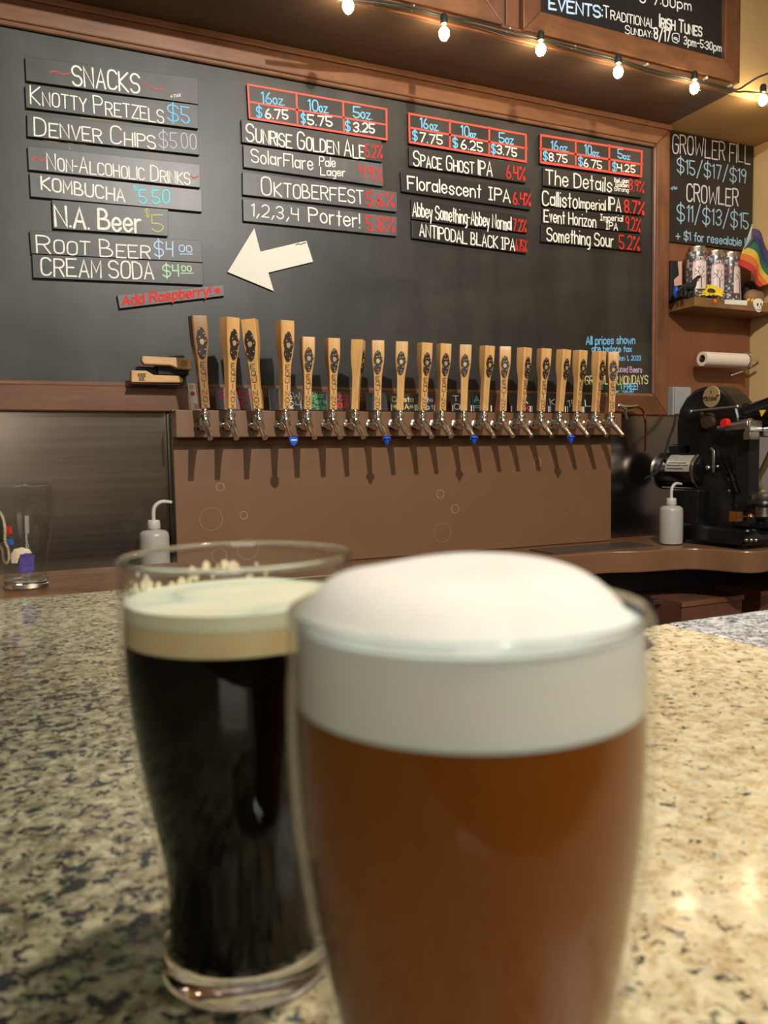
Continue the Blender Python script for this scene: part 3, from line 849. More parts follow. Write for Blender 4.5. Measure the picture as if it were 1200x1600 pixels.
def oval_geo(H, w, zc, hh, y):
    pts = []
    for k in range(32):
        a = 2*PI*k/32
        ww = w*(1+0.10*math.sin(5*a+1)+0.06*math.sin(9*a))
        pts.append((ww*math.cos(a)*(0.92 if math.sin(a) < 0 else 1), y, zc+hh*math.sin(a)))
    return prism_g(pts, (0, 0.003, 0))
HB = 0.0185                                   # handle bottom above the collar's foot
def make_tap(H, lettered, dark=False):
    r = thing('beer_tap', '', 'beer tap', (0, 0, 0), 'beer taps along the rail')
    # faucet: flange on the rail, shank, body, slanted spout
    obj('shank', [lathe_g([(0.0165, 0.0495), (0.0175, 0.046), (0.0175, 0.042), (0.0135, 0.040), (0.0125, 0.034), (0.0158, 0.032), (0.0162, 0.024), (0.013, 0.020), (0.0105, 0.016), (0.0105, -0.006)], 24, (0, 0, -0.021), 'y')], 'chrome', r, smooth=True)
    obj('faucet', [lathe_g([(0.004, -0.034), (0.0095, -0.031), (0.0115, -0.024), (0.0115, -0.016), (0.0098, -0.009), (0.0085, -0.004)], 20),
                   tube_g([(0, -0.004, -0.018), (0, -0.012, -0.025), (0, -0.028, -0.037), (0, -0.044, -0.050), (0, -0.052, -0.057), (0, -0.056, -0.061)], [0.0105, 0.0105, 0.0090, 0.0076, 0.0072, 0.0074], 16)], 'chrome', r, smooth=True)
    obj('collar', lathe_g([(0.0085, -0.006), (0.0125, -0.004), (0.0132, 0.002), (0.0105, 0.005), (0.0105, 0.009), (0.0088, 0.011), (0.0075, 0.014), (0.0075, HB)], 20), 'chrome', r, smooth=True)
    big = H > 0.21
    wt, wb, dt, db = (0.040, 0.0225, 0.037, 0.0215) if big else (0.0355, 0.0205, 0.034, 0.0195)
    h = obj('handle', handle_geo(H, wt, wb, dt, db), 'tap_wood_dark' if dark else 'tap_wood', r, smooth=True, angle=25)
    h.location = (0, 0, HB)
    em = obj('emblem', oval_geo(H, wt*0.34, H*0.79, H*0.165, -dt/2-0.0007), 'carved_emblem', h)
    mo = obj('moon', oval_geo(H, wt*0.15, H*0.80, wt*0.18, -dt/2-0.0016), 'gold_badge', h)
    if lettered:
        gs_ = []
        z = H*0.575
        lh = H*0.075
        for i, ch in enumerate('EQUINOX'):
            sts, w = glyph(ch)
            zz = z-i*lh
            t = zz/H
            k = 0 if t < .42 else (t-.42)/.3*0.6
            yy = -(db/2+(dt-db)/2*min(1, k))-0.0012
            q = wb*0.52/4
            off = -2*q if w > 0 else 0
            gs_.append(ribbon([[(a*q+off, zz-lh*0.62+b*lh*0.72/6) for a, b in s] for s in sts], 0.00125, lambda u, v, yy=yy: (u, yy-0.0003, v)))
        obj('lettering', gs_, 'burnt', h)
    return r
def copy_tree(o, parent=None):
    c = o.copy()
    col.objects.link(c)
    if parent: c.parent = parent
    for ch in list(o.children): copy_tree(ch, c)
    return c
protos = {('big', 1): make_tap(0.232, True), ('big', 2): make_tap(0.232, True, True), ('small', 1): make_tap(0.192, True), ('small', 0): make_tap(0.192, False)}
used = set()
# px of the collar, yaw of the handle (deg, seen from above, positive turns its face to the right), lean (deg), kind, plug, label
TAPS = [
 (320, 6, -3.8, ('big', 2), 0, 'tall greyish-brown wooden tap handle, first at the left end of the rail'),
 (360, 22, -0.8, ('big', 1), 0, 'tall wooden tap, second from the left, turned right with a knot on its side'),
 (404, -30, -3.6, ('big', 1), 0, 'tall wooden tap, third from the left, its face turned to the left'),
 (446, 9, -0.3, ('big', 1), 2, 'tall wooden tap, fourth from the left, blue shield tag on its spout'),
 (480, -4, 0.6, ('small', 1), 0, 'first of the shorter wooden taps, fifth from the left end'),
 (519.5, 0, -0.2, ('small', 1), 0, 'short wooden tap between the Solar Flare and the red-lettered label cards'),
 (555, 52, 1.2, ('small', 1), 0, 'short tap turned sideways so its carved oval is nearly hidden, seventh from left'),
 (590, -22, 1.2, ('small', 1), 1, 'short tap facing the viewer with a blue plug in its spout, eighth from left'),
 (625, -26, 2.6, ('small', 0), 0, 'plain short tap without lettering, in front of the yellow-lettered card'),
 (660, 1, 1.6, ('small', 1), 0, 'short tap overlapped by its right neighbour, tenth from the left'),
 (690, -4, 1.5, ('small', 1), 0, 'short tap close to its left neighbour, eleventh from the left'),
 (724.5, -31, 2.4, ('small', 0), 1, 'plain short tap without lettering and with a blue plug in its spout'),
 (756, 4, 2.0, ('small', 0), 0, 'short tap with dark knotted side and glossy plain stem, thirteenth from left'),
 (785.5, -24, 1.6, ('small', 1), 0, 'short tap fourteenth from the left, slimmer than the neighbour on its right'),
 (814, 14, 1.5, ('small', 1), 0, 'short tap fifteenth from the left, pale side turned to the viewer'),
 (845, -6, 2.0, ('small', 1), 0, 'short tap with a knot under its carved oval, sixteenth from left'),
 (874, 8, 2.6, ('small', 0), 1, 'fourth tap from the right end, blue plug in its spout'),
 (901, 6, 1.4, ('small', 1), 0, 'third tap from the right end, leaning behind its neighbour'),
 (930, 12, 1.4, ('small', 1), 0, 'second tap from the right end, wide pale side in view'),
 (955, -28, 0.4, ('small', 1), 0, 'last tap at the right end of the rail, facing the viewer'),
]
for px, yaw, lean, kind, plug, label in TAPS:
    r = protos[kind] if kind not in used else copy_tree(protos[kind])
    used.add(kind)
    p = W(px, 644, 2.07)
    r.location = (p.x, 2.07, 1.3765)
    r['label'] = label
    for ch in r.children:
        if ch.name.startswith('handle'):
            ch.rotation_euler = Euler((math.radians(3.5), math.radians(lean), math.radians(yaw)), 'XYZ')
for px, yaw, lean, kind, plug, label in TAPS:
    if not plug: continue
    p = W(px, 644, 2.07)
    c = (p.x, 2.07-0.0575, 1.3765-0.0615)
    if plug == 1:
        t = thing('spout_plug', 'blue pointed plug in the spout of the %s tap from the left' % {590: 'eighth', 724.5: 'twelfth', 874: 'seventeenth'}[px], 'plug', (c[0], c[1], c[2]-0.02), 'blue spout plugs')
        obj('plug_body', lathe_g([(0.0075, 0.003), (0.012, 0.001), (0.0125, -0.003), (0.008, -0.005), (0.007, -0.014), (0.0015, -0.023)], 16, c), 'blue_plastic', t, smooth=True)
        obj('fin', box_g((c[0]-0.0125, c[1]-0.001, c[2]-0.008), (c[0]+0.0125, c[1]+0.001, c[2]-0.001)), 'blue_plastic', t)
    else:
        t = thing('spout_tag', 'blue shield-shaped tag hanging on the fourth tap spout', 'tag', (c[0], c[1], c[2]-0.02))
        pts = [(-0.011, 0.002), (0.011, 0.002), (0.0115, -0.008), (0.006, -0.016), (0, -0.021), (-0.006, -0.016), (-0.0115, -0.008)]
        obj('shield', prism_g([(c[0]+a, c[1]-0.009, c[2]+b) for a, b in pts], (0, 0.012, 0)), 'blue_plastic', t, bevel=0.001)
        obj('pale_band', box_g((c[0]-0.008, c[1]-0.0095, c[2]-0.007), (c[0]+0.008, c[1]-0.0089, c[2]-0.003)), 'chalk_sky', t)

# ------------------------------------------------------------------ label cards standing on the rail behind the taps
KY = 2.155
def card(label, x0, x1, top, rows, edge=False, mat='slate_dark'):
    a = W(x0, top, KY); b = W(x1, top, KY)
    z0 = 1.3968
    o = thing('label_card', label, 'label card', ((a.x+b.x)/2, KY, z0), 'small chalk label cards behind the taps')
    P = [Vector((a.x, KY, z0)), Vector((b.x, KY, z0)), Vector((b.x, KY+0.012, a.z)), Vector((a.x, KY+0.012, a.z))]
    obj('card', prism_g(P, (0, 0.003, 0)), mat, o)
    nrm = Vector((0, 0.012, a.z-z0)).normalized()
    for m, txt, u0, u1, v, h in rows:
        strokes, w = layout(txt)
        L = (b.x-a.x)*(u1-u0)/w; hz = (a.z-z0)*h/6
        gset = [[(q*L+(b.x-a.x)*u0, s*hz+(a.z-z0)*v) for q, s in st_] for st_ in strokes]
        obj('lettering', ribbon(gset, 0.0026, lambda u, v_: tuple(Vector((a.x+u, KY-0.0007, z0))+nrm*v_)), m, o)
    if edge:
        for xx in (a.x, b.x-0.004):
            obj('white_edge', box_g((xx, KY-0.0012, z0+0.001), (xx+0.004, KY-0.0004, z0+0.02)), 'white_card', o)
    return o
cg = 'chalk_green'
card('label card with red SEVEN NO lettering between the second and third taps', 337, 394, 605, [(R_, 'SEVEN', 0.1, 0.98, 0.55, 0.30), (R_, 'NO', 0.45, 0.9, 0.12, 0.30)])
card('grey label card with white 5W 24 behind the fourth tap', 421, 472, 606, [(Wt, '5W', 0.6, 0.95, 0.52, 0.32), (Wt, '24', 0.6, 0.95, 0.1, 0.32)], mat='slate_strip')
card('label card with green Solar Flare Pale lettering', 476, 513, 611, [(cg, 'Solar', 0.25, 0.85, 0.70, 0.24), (cg, 'Flare', 0.25, 0.92, 0.38, 0.24), (cg, 'Pale', 0.25, 0.85, 0.06, 0.24)])
card('label card with red AZZZ SOUR lettering', 517, 548, 612, [(R_, 'AZZZ', 0.2, 0.95, 0.58, 0.26), (R_, 'SOUR', 0.2, 0.9, 0.16, 0.26)])
card('blank dark label card behind the eighth tap', 572, 607, 613, [])
card('white-edged label card with yellow Callisto IPA lettering', 610, 649, 614, [('chalk_yellow', 'Callisto', 0.1, 0.95, 0.55, 0.28), ('chalk_yellow', '*IPA*', 0.1, 0.95, 0.12, 0.28)], True)
card('white-edged label card with grey lettering behind the tenth tap', 650, 679, 614, [('chalk_grey', 'ote', 0.4, 0.95, 0.55, 0.26), ('chalk_grey', 'ot', 0.5, 0.95, 0.12, 0.26)], True)
card('label card with white TO lettering left of the twelfth tap', 706, 737, 614, [(Wt, 'T', 0.12, 0.4, 0.58, 0.30), (Wt, 'O', 0.12, 0.4, 0.12, 0.30)], True)
card('label card with cyan A lettering right of the twelfth tap', 739, 768, 614, [('chalk_cyan', 'A', 0.12, 0.4, 0.55, 0.30), ('chalk_cyan', '=', 0.12, 0.4, 0.12, 0.30)], True)
card('label card with pale marks and red digits behind the fifteenth tap', 798, 829, 615, [(Wt, 'IX', 0.5, 0.9, 0.5, 0.42), (R_, '4%', 0.45, 0.95, 0.1, 0.25)], True)
card('dark label card between the fifteenth and sixteenth taps', 830, 858, 615, [], True)
card('label card with white stroke between the sixteenth and seventeenth taps', 859, 884, 615, [(Wt, 'K', 0.1, 0.4, 0.4, 0.35)], True)
card('label card with white 15 lettering behind the eighteenth tap', 886, 910, 616, [(Wt, '15', 0.1, 0.8, 0.35, 0.35)], True)
card('label card with white letter left of the last two taps', 911, 936, 616, [(Wt, 'L', 0.2, 0.6, 0.35, 0.35)], True)

# ------------------------------------------------------------------ bottle opener beside the first tap, spare handles on the ledge
OP = 2.135
o_ = thing('bottle_opener', 'white printed bottle opener standing left of the first tap', 'bottle opener', (0.42, OP, 1.3935))
opx = [(293, 599), (304.5, 599), (309, 629), (309, 631.5), (305.5, 631), (303, 630), (303, 637), (305, 640), (310, 638.5), (315, 641.5), (299, 642)]
obj('opener_body', prism_g([W(a, b, OP) for a, b in opx], (0, 0.003, 0)), 'white_card', o_)
obj('print', [ribbon([[(0, 0)]], 0.013, lambda u, v: tuple(W(301, 615, OP-0.0008)+Vector((u, 0, v)))), text_g('G', (297, 607), (302, 607), 5, OP-0.0008, 1)], 'chalk_pink', o_)
HY = 2.165
def spare(label, px, mark, ml):
    P = [W(a, b, HY) for a, b in px]
    c = sum(P, Vector())/len(P)
    t = thing('spare_tap_handle', label, 'tap handle', (c.x, HY, min(p.z for p in P)), 'spare tap handles lying above the ledge')
    obj('handle', prism_g(P, (0, 0.027, 0)), 'tap_wood_flat', t, bevel=0.003)
    obj('stamp', mark, 'burnt', t)
    return t
mc = W(288, 568, HY-0.001)
ring = [[(mc.x+0.0075*math.cos(2*PI*i/20), mc.z+0.0075*math.sin(2*PI*i/20)) for i in range(21)], [(mc.x-0.004, mc.z-0.004), (mc.x+0.004, mc.z+0.004)], [(mc.x+0.004, mc.z-0.003), (mc.x-0.003, mc.z+0.005)]]
spare('upper spare wooden tap handle lying sideways, wide end right with round stamp', [(222, 556), (299, 559.5), (300, 578), (279, 576), (268, 571), (225, 569), (221, 563)],
      ribbon(ring, 0.0013, lambda u, v: (u, HY-0.001, v)), 0)
spare('lower spare wooden tap handle lying sideways, wide end left with square stamp', [(205, 578.5), (229, 579), (240, 585.5), (281, 587), (286, 592), (286, 598), (205, 597.5)],
      [text_g('EEE', (216, 588), (228, 588), 4, HY-0.001, 1), text_g('EE', (218, 594), (226, 594), 4, HY-0.001, 1)], 0)
tag(obj('magnet_bracket', box_g((W(203, 590, HY).x, HY+0.001, W(203, 598.5, HY).z-0.002), (W(287, 590, HY).x, HY+0.03, W(203, 598.5, HY).z)), 'black_dull'), 'thin dark bracket under the lower spare tap handle', 'bracket')
tag(obj('magnet_bracket', box_g((W(250, 580, HY).x, HY+0.0275, W(250, 583, HY).z), (W(298, 580, HY).x, 2.2275, W(250, 561, HY).z)), 'black_dull'), 'dark block holding the spare tap handles to the chalkboard', 'bracket')

# ------------------------------------------------------------------ copper line and small valve right of the rail
cv = thing('gas_valve', 'small chrome valve with bent copper pipe right of the tap rail', 'valve', (1.93, 2.17, 1.36))
VY = 2.17
obj('valve_body', [tube_g([W(966, 633, VY), W(975, 636, VY), W(985, 636, VY), W(995, 634, VY)], [0.007, 0.0085, 0.0075, 0.006], 12), tube_g([W(978, 638, VY), W(977, 646, VY-0.01), W(980, 656, VY-0.02)], 0.004, 8)], 'chrome', cv, smooth=True)
obj('wheel', sphere_g(W(968, 634, VY-0.008), (0.010, 0.006, 0.010)), 'chrome', cv, smooth=True)
obj('copper_pipe', tube_g(smooth_path([W(993, 635, VY), W(1001, 638, VY), W(1006, 645, VY), W(1008.5, 660, VY), W(1009, 680, VY+0.02), W(1008, 705, VY+0.03)]), 0.0042, 10), 'copper', cv, smooth=True)

# ------------------------------------------------------------------ back counter
cpts = [(-1.2, 1.95), (1.60, 1.945), (1.66, 1.935), (1.73, 1.905), (1.80, 1.893), (1.865, 1.885), (1.92, 1.866), (1.953, 1.82), (1.975, 1.76), (2.0, 1.724), (2.04, 1.712), (2.1, 1.722), (2.18, 1.735), (2.586, 1.735)]
top = cpts+[(2.586, 2.237), (PX1+0.0, 2.237), (-1.2, 2.237)]
cc_ = [(a, b) for a, b in cpts]
sm = [Vector((a, b, 0)) for a, b in cc_[1:-1]]
front = [(p.x, p.y) for p in smooth_path(sm, 4)]
outline = [cc_[0]]+front+[cc_[-1], (2.586, 2.237), (-1.2, 2.237)]
bc = tag(obj('back_counter', prism_g([(a, b, CTZ) for a, b in outline], (0, 0, -0.068)), 'brown_counter', bevel=0.004), 'brown painted back counter with a wavy front edge below the taps', 'counter')
dm = thing('drip_mat', 'dark perforated drip mat on the back counter below the last taps', 'mat', (1.66, 2.03, CTZ))
obj('mat', box_g((1.46, 1.975, CTZ+0.0006), (1.86, 2.095, CTZ+0.004)), 'mat_rubber', dm)
obj('holes', [box_g((1.47+i*0.026, 1.985+j*0.02, CTZ+0.0041), (1.488+i*0.026, 1.993+j*0.02, CTZ+0.0044)) for i in range(15) for j in range(5)], 'aluminium', dm)
bcab = tag(obj('back_cabinet', box_g((-1.2, 2.06, 0.001), (2.58, 2.235, CTZ-0.0685)), 'cabinet_dark'), 'dark recess cabinet under the back counter', 'cabinet')
def crate(label, x0, x1, y0, y1, z1, grp):
    t = thing('drawer_box', label, 'drawer box', ((x0+x1)/2, (y0+y1)/2, 0.001), grp)
    obj('body', box_g((x0, y0, 0.001), (x1, y1, z1)), 'crate_wood', t, bevel=0.003)
    obj('rim', [box_g((x0-0.004, y0-0.004, z1-0.016), (x1+0.004, y0, z1)), ], 'frame_wood', t)
    return t
q0 = W(1066, 924, 1.86); q1 = W(1160, 931, 1.86)
crate('reddish brown wooden drawer box in the dark under the back counter', q0.x, q1.x, 1.86, 2.055, q1.z+0.004, None)
q2 = W(1189, 924, 1.86)
crate('brown box at the right picture edge under the counter', q2.x, q2.x+0.3, 1.86, 2.055, q2.z, None)
hd = W(1032, 941, 1.95)
tag(obj('drawer_pull', box_g((hd.x-0.03, 1.95, hd.z-0.008), (hd.x+0.03, 2.059, hd.z+0.008)), 'aluminium', bevel=0.002), 'small grey metal pull on the dark cabinet', 'handle')

# ------------------------------------------------------------------ wash bottles
def wash_bottle(loc, label, turn):
    t = thing('wash_bottle', label, 'bottle', loc, 'clear plastic wash bottles')
    x, y, z = loc
    obj('bottle', lathe_g([(0.030, 0.001), (0.0355, 0.004), (0.0372, 0.012), (0.0372, 0.112), (0.0355, 0.120), (0.029, 0.126), (0.0145, 0.129), (0.0135, 0.134)], 32, loc), 'cloudy_plastic', t, smooth=True)
    obj('cap', lathe_g([(0.0155, 0.131), (0.0168, 0.133), (0.0160, 0.150), (0.0145, 0.153), (0.006, 0.154)], 24, loc), 'white_plastic', t, smooth=True)
    dx, dy = math.cos(turn), math.sin(turn)
    pts = [(0, 0.152), (0.0, 0.172), (0.004, 0.188), (0.016, 0.198), (0.030, 0.200), (0.048, 0.197)]
    obj('spout_tube', tube_g(smooth_path([(x+dx*a, y+dy*a, z+b) for a, b in pts], 4), [0.0052]*17+[0.0045]*3+[0.004], 10), 'white_plastic', t, smooth=True)
wash_bottle((1.945, 1.985, CTZ+0.0002), 'white plastic wash bottle standing left of the black canning machine', 0.1)
p = G(243, 905, CTZ)
wash_bottle((0.305, 2.10, CTZ+0.0002), 'white plastic wash bottle behind the dark beer, beside the steel backsplash', 0.05)

# ------------------------------------------------------------------ electrical box, paper roll
eb = thing('electrical_box', 'grey electrical box on the wood wall left of the round badge', 'electrical box', (2.2, 2.2, 1.4))
e0 = W(1052, 604, 2.205); e1 = W(1079, 649, 2.205)
obj('box', box_g((e0.x, 2.205, e1.z), (e1.x, 2.2495, e0.z)), 'grey_box', eb, bevel=0.003)
obj('cover', box_g((e0.x+0.004, 2.199, e1.z+0.004), (e1.x-0.004, 2.205, e0.z-0.004)), 'grey_box', eb, bevel=0.002)
tag(obj('power_cord', tube_g(smooth_path([W(1056, 648, 2.203), W(1053, 665, 2.19), W(1044, 690, 2.16), W(1038, 712, 2.14), W(1026, 738, 2.07), W(1008, 747, 2.05)]), 0.0045, 8), 'black_dull', smooth=True), 'black power cord hanging from the grey electrical box to the motor', 'cord')
pr = thing('paper_roll', 'small roll of white paper on a bent chrome holder on the wood wall', 'paper roll', (2.38, 2.16, 1.6))
p0 = W(1097, 562, 2.16); p1 = W(1163, 562, 2.16)
zr = (p0.z+p1.z)/2
obj('roll', lathe_g([(0.014, 0), (0.0255, 0), (0.0255, p1.x-p0.x), (0.014, p1.x-p0.x)], 32, (p0.x, 2.16, zr), 'x', close=True), 'paper_white', pr, smooth=True)
obj('core', lathe_g([(0.0128, 0.0005), (0.0139, 0.0005), (0.0139, p1.x-p0.x-0.0005), (0.0128, p1.x-p0.x-0.0005)], 24, (p0.x, 2.16, zr), 'x', close=True), 'shelf_wood', pr, smooth=True)
obj('holder', [tube_g([(p0.x-0.004, 2.16, zr), (p1.x+0.02, 2.16, zr), (p1.x+0.045, 2.158, zr+0.002)], 0.006, 10),
               tube_g(smooth_path([(p1.x+0.02, 2.16, zr), (p1.x+0.055, 2.155, zr+0.004), (p1.x+0.078, 2.165, zr-0.004), (p1.x+0.07, 2.21, zr-0.025), (p1.x+0.03, 2.248, zr-0.045)]), 0.005, 10),
               box_g((p1.x+0.006, 2.135, zr-0.028), (p1.x+0.010, 2.185, zr+0.030))], 'chrome', pr, smooth=True)

# ------------------------------------------------------------------ wall shelf and what stands on it
SZ = 1.800
sh = thing('wall_shelf', 'rough wooden wall shelf with stickers, below the growler sign', 'shelf', (2.36, 2.18, 1.767))
obj('plank', box_g((2.166, 2.108, 1.766), (2.588, 2.2495, SZ)), 'shelf_wood', sh, bevel=0.003)
EYS = 2.1072
a = W(1132.5, 468, EYS); b = W(1168, 477, EYS)
obj('label_strip', prism_g([W(x, y, EYS) for x, y in [(1132.5, 468), (1167.5, 469.5), (1167.5, 477), (1132.5, 475)]], (0, 0.001, 0)), 'white_card', sh)
bt = W(1117.5, 470.5, EYS)
obj('round_button', lathe_g([(0.0002, -0.003), (0.007, -0.002), (0.008, 0.0)], 20, (bt.x, EYS, bt.z), 'y'), 'orange_paint', sh, smooth=True)
sk = thing('skull_cutout', 'small white skull cutout fixed to the shelf front', 'skull', (W(1185, 477, EYS).x, EYS, W(1185, 488, EYS).z))
skp = [(1177, 472), (1179, 468), (1184, 466), (1189, 467), (1192.5, 471), (1192, 476), (1189.5, 480), (1190, 485), (1187, 488), (1183, 487), (1180.5, 483), (1178, 478)]
obj('skull', prism_g([W(x, y, EYS-0.003) for x, y in skp], (0, 0.003, 0)), 'skull_white', sk, bevel=0.0008)
def blob(px, py, rx, rz, y): 
    c = W(px, py, y)
    return ([(c.x+rx*math.cos(2*PI*k/14), y, c.z+rz*math.sin(2*PI*k/14)) for k in range(14)], [tuple(range(14))])
obj('eye_socket', blob(1184, 476, 0.0042, 0.006, EYS-0.0036), 'black_dull', sk)
obj('eye_socket', blob(1189.3, 475.5, 0.0032, 0.0058, EYS-0.0036), 'black_dull', sk)
obj('nose_hole', blob(1187, 480, 0.0018, 0.003, EYS-0.0036), 'black_dull', sk)
obj('mouth_line', squig_g([(1183, 483), (1187, 484.5), (1190, 483)], EYS-0.0036, 0.8), 'black_dull', sk)

CR, CH = 0.0362, 0.186
def make_can(x, y, face, label):
    t = thing('tall_can', label, 'can', (x, y, SZ), 'tall printed beer cans on the shelf')
    c = (x, y, SZ+0.0003)
    obj('can_body', lathe_g([(CR-0.004, 0.007), (CR, 0.013), (CR, CH-0.020)], 40, c), 'can_print', t, smooth=True)
    obj('can_foot', lathe_g([(0.022, 0.006), (0.026, 0.0), (CR-0.006, 0.002), (CR-0.003, 0.008)], 40, c), 'aluminium', t, smooth=True)
    obj('can_lid', lathe_g([(CR, CH-0.0205), (CR-0.0005, CH-0.017), (CR-0.006, CH-0.004), (CR-0.0058, CH), (CR-0.008, CH), (CR-0.009, CH-0.005), (0.001, CH-0.005)], 40, c), 'aluminium', t, smooth=True)
    def fn(u, v, r=CR+0.0006):
        a_ = face+u/CR
        return (x+r*math.cos(a_), y+r*math.sin(a_), SZ+v)
    n = 24
    V, FF = [], []
    w = 0.026
    for i in range(n+1):
        u = -w+2*w*i/n
        topz = 0.118+0.030*math.sqrt(max(0, 1-(u/w)**2))
        V += [fn(u, 0.036, CR+0.0004), fn(u, topz, CR+0.0004)]
    for i in range(n): FF.append((2*i, 2*i+2, 2*i+3, 2*i+1))
    obj('label_panel', (V, FF), 'can_panel', t, smooth=True)
    f2 = lambda u, v: fn(u, v, CR+0.0009)
    tree = [[(0.004, 0.040), (0.004, 0.07), (0.002, 0.082), (-0.006, 0.095), (-0.013, 0.1)], [(0.003, 0.08), (0.01, 0.094), (0.016, 0.098)], [(-0.006, 0.095), (-0.004, 0.108), (-0.009, 0.116)],
            [(0.01, 0.094), (0.008, 0.108), (0.013, 0.114)], [(-0.004, 0.108), (0.002, 0.113)], [(-0.013, 0.1), (-0.019, 0.096)], [(-0.013, 0.1), (-0.017, 0.107)], [(0.003, 0.072), (0.013, 0.08), (0.019, 0.079)], [(-0.019, 0.085), (-0.012, 0.088), (-0.006, 0.095)]]
    obj('tree_print', [ribbon(tree, 0.0016, f2), ribbon([[(0.004, 0.040), (0.004, 0.075)]], 0.0032, f2)], 'ink', t)
    sts, wd = layout('EQUINOX', jit=0)
    k = 0.038/wd
    obj('lettering', ribbon([[(q*k-0.019, 0.124+s*0.0085/6+0.012*math.sqrt(max(0, 1-((q*k-0.019)/0.022)**2))) for q, s in s_] for s_ in sts], 0.0013, f2), 'ink', t)
FA = -PI*0.75                 # direction towards the room's left front
c0 = [(1088, -2.0), (1116, -1.95), (1139.5, -1.25)]
for (px, face), lb in zip(c0, ['left can of the three on the shelf, behind the black dinosaur', 'middle can of the three on the shelf, behind the sunflower', 'right can of the three on the shelf, its label turned right']):
    yy = {1088: 2.168, 1116: 2.188, 1139.5: 2.186}[px]
    make_can(W(px, 430, yy).x, yy, face, lb)
# black long-necked dinosaur figurine
DY = 2.125
dn = thing('dinosaur_figurine', 'small black long-necked dinosaur figurine at the shelf left end', 'figurine', (W(1078, 460, DY).x, DY, SZ))
dp = [W(1059, 456, DY), W(1066, 448, DY), W(1074, 448, DY), W(1081, 447, DY), W(1085, 440, DY), W(1089, 434, DY), W(1093, 432.5, DY)]
obj('body', tube_g(smooth_path(dp, 4), [0.004+0.012*max(0, 1-abs(i/24-0.45)*2.6) + (0.002 if i > 20 else 0) for i in range(25)], 10), 'black_dull', dn, smooth=True)
for a_, b_ in ((1066, 0.006), (1068, -0.006), (1078, 0.006), (1081, -0.006)):
    q = W(a_, 450, DY)
    obj('leg', tube_g([(q.x, DY+b_, q.z), (q.x+0.002, DY+b_, SZ+0.012), (q.x+0.001, DY+b_, SZ+0.0005)], [0.006, 0.0042, 0.0048], 8), 'black_dull', dn, smooth=True)
# sunflower
FYL = 2.118
fc = W(1113, 455, FYL)
sf = thing('sunflower', 'yellow artificial sunflower lying at the shelf front before the cans', 'flower', (fc.x, FYL, SZ))
nrm = Vector((-0.25, -0.75, 0.62)).normalized(); ax1 = nrm.cross(Vector((0, 0, 1))).normalized(); ax2 = ax1.cross(nrm)
fc = Vector((fc.x, FYL+0.005, SZ+0.026))
for k in range(16):
    a_ = 2*PI*k/16+0.1
    d = -ax1*math.cos(a_)+ax2*math.sin(a_)*0.82
    s_ = d.cross(nrm).normalized()
    if (fc+d*0.05).z < SZ+0.004: d = (d+Vector((0, 0, (SZ+0.006-(fc+d*0.05).z)/0.05)))
    pts = [fc+d*0.012-s_*0.004, fc+d*0.032-s_*0.0085+nrm*0.003, fc+d*0.050, fc+d*0.032+s_*0.0085+nrm*0.003, fc+d*0.012+s_*0.004]
    obj('petal', prism_g(pts, nrm*-0.0012), 'yellow_paint', sf)
cs, cf = sphere_g((0, 0, 0), 1, 16, 8)
obj('flower_center', ([tuple(fc+ax1*(x*0.015)+ax2*(y*0.013)+nrm*(0.002+z*0.006)) for x, y, z in cs], cf), 'burnt', sf, smooth=True)
# dark card with pink picture, blue trinket
pc = thing('picture_box', 'dark box with a pink picture at the left end of the shelf', 'box', (2.19, 2.2, SZ))
pb0 = W(1048, 450, 2.2); pb1 = W(1066, 450, 2.2)
obj('box', box_g((pb0.x, 2.2, SZ+0.0005), (pb1.x, 2.235, W(1050, 407, 2.2).z)), 'black_dull', pc, bevel=0.002)
obj('pink_picture', prism_g([W(x, y, 2.1992) for x, y in [(1059, 409), (1065.5, 408), (1065.5, 445), (1054, 447), (1053, 437), (1061, 430)]], (0, 0.0006, 0)), 'pink_card', pc)
bl = W(1056, 455, 2.15)
tag(obj('blue_trinket', sphere_g((bl.x, 2.15, SZ+0.0205), (0.008, 0.010, 0.0205), 8, 6), 'blue_plastic'), 'small blue trinket at the left end of the shelf', 'trinket')
# stone, black figure, yellow bits behind the flag
stn = W(1180, 452, 2.16)
tag(obj('brown_stone', sphere_g((stn.x, 2.165, SZ+0.030), (0.046, 0.03, 0.0302), 14, 8), 'stone', smooth=True), 'rounded brown stone on the shelf behind the flag', 'stone')
bk = W(1174, 435, 2.205)
tag(obj('black_pouch', sphere_g((bk.x, 2.212, SZ+0.052), (0.032, 0.025, 0.0522), 12, 8), 'black_dull', smooth=True), 'black rounded pouch on the shelf right of the cans', 'pouch')
for k, (px, m, lb) in enumerate([(1169, 'yellow_paint', 'left of two tiny yellow toys on the shelf edge'), (1175, 'yellow_paint', 'right of two tiny yellow toys on the shelf edge'), (1189, 'red_paint', 'tiny red toy on the shelf edge above the skull')]):
    c = W(px, 463, 2.118)
    tag(obj('tiny_toy', [sphere_g((c.x, 2.118, SZ+0.0055), (0.0065, 0.005, 0.0055), 10, 6), sphere_g((c.x+0.004, 2.117, SZ+0.011), 0.0035, 8, 6)], m, smooth=True), lb, 'toy', 'tiny toys on the shelf')
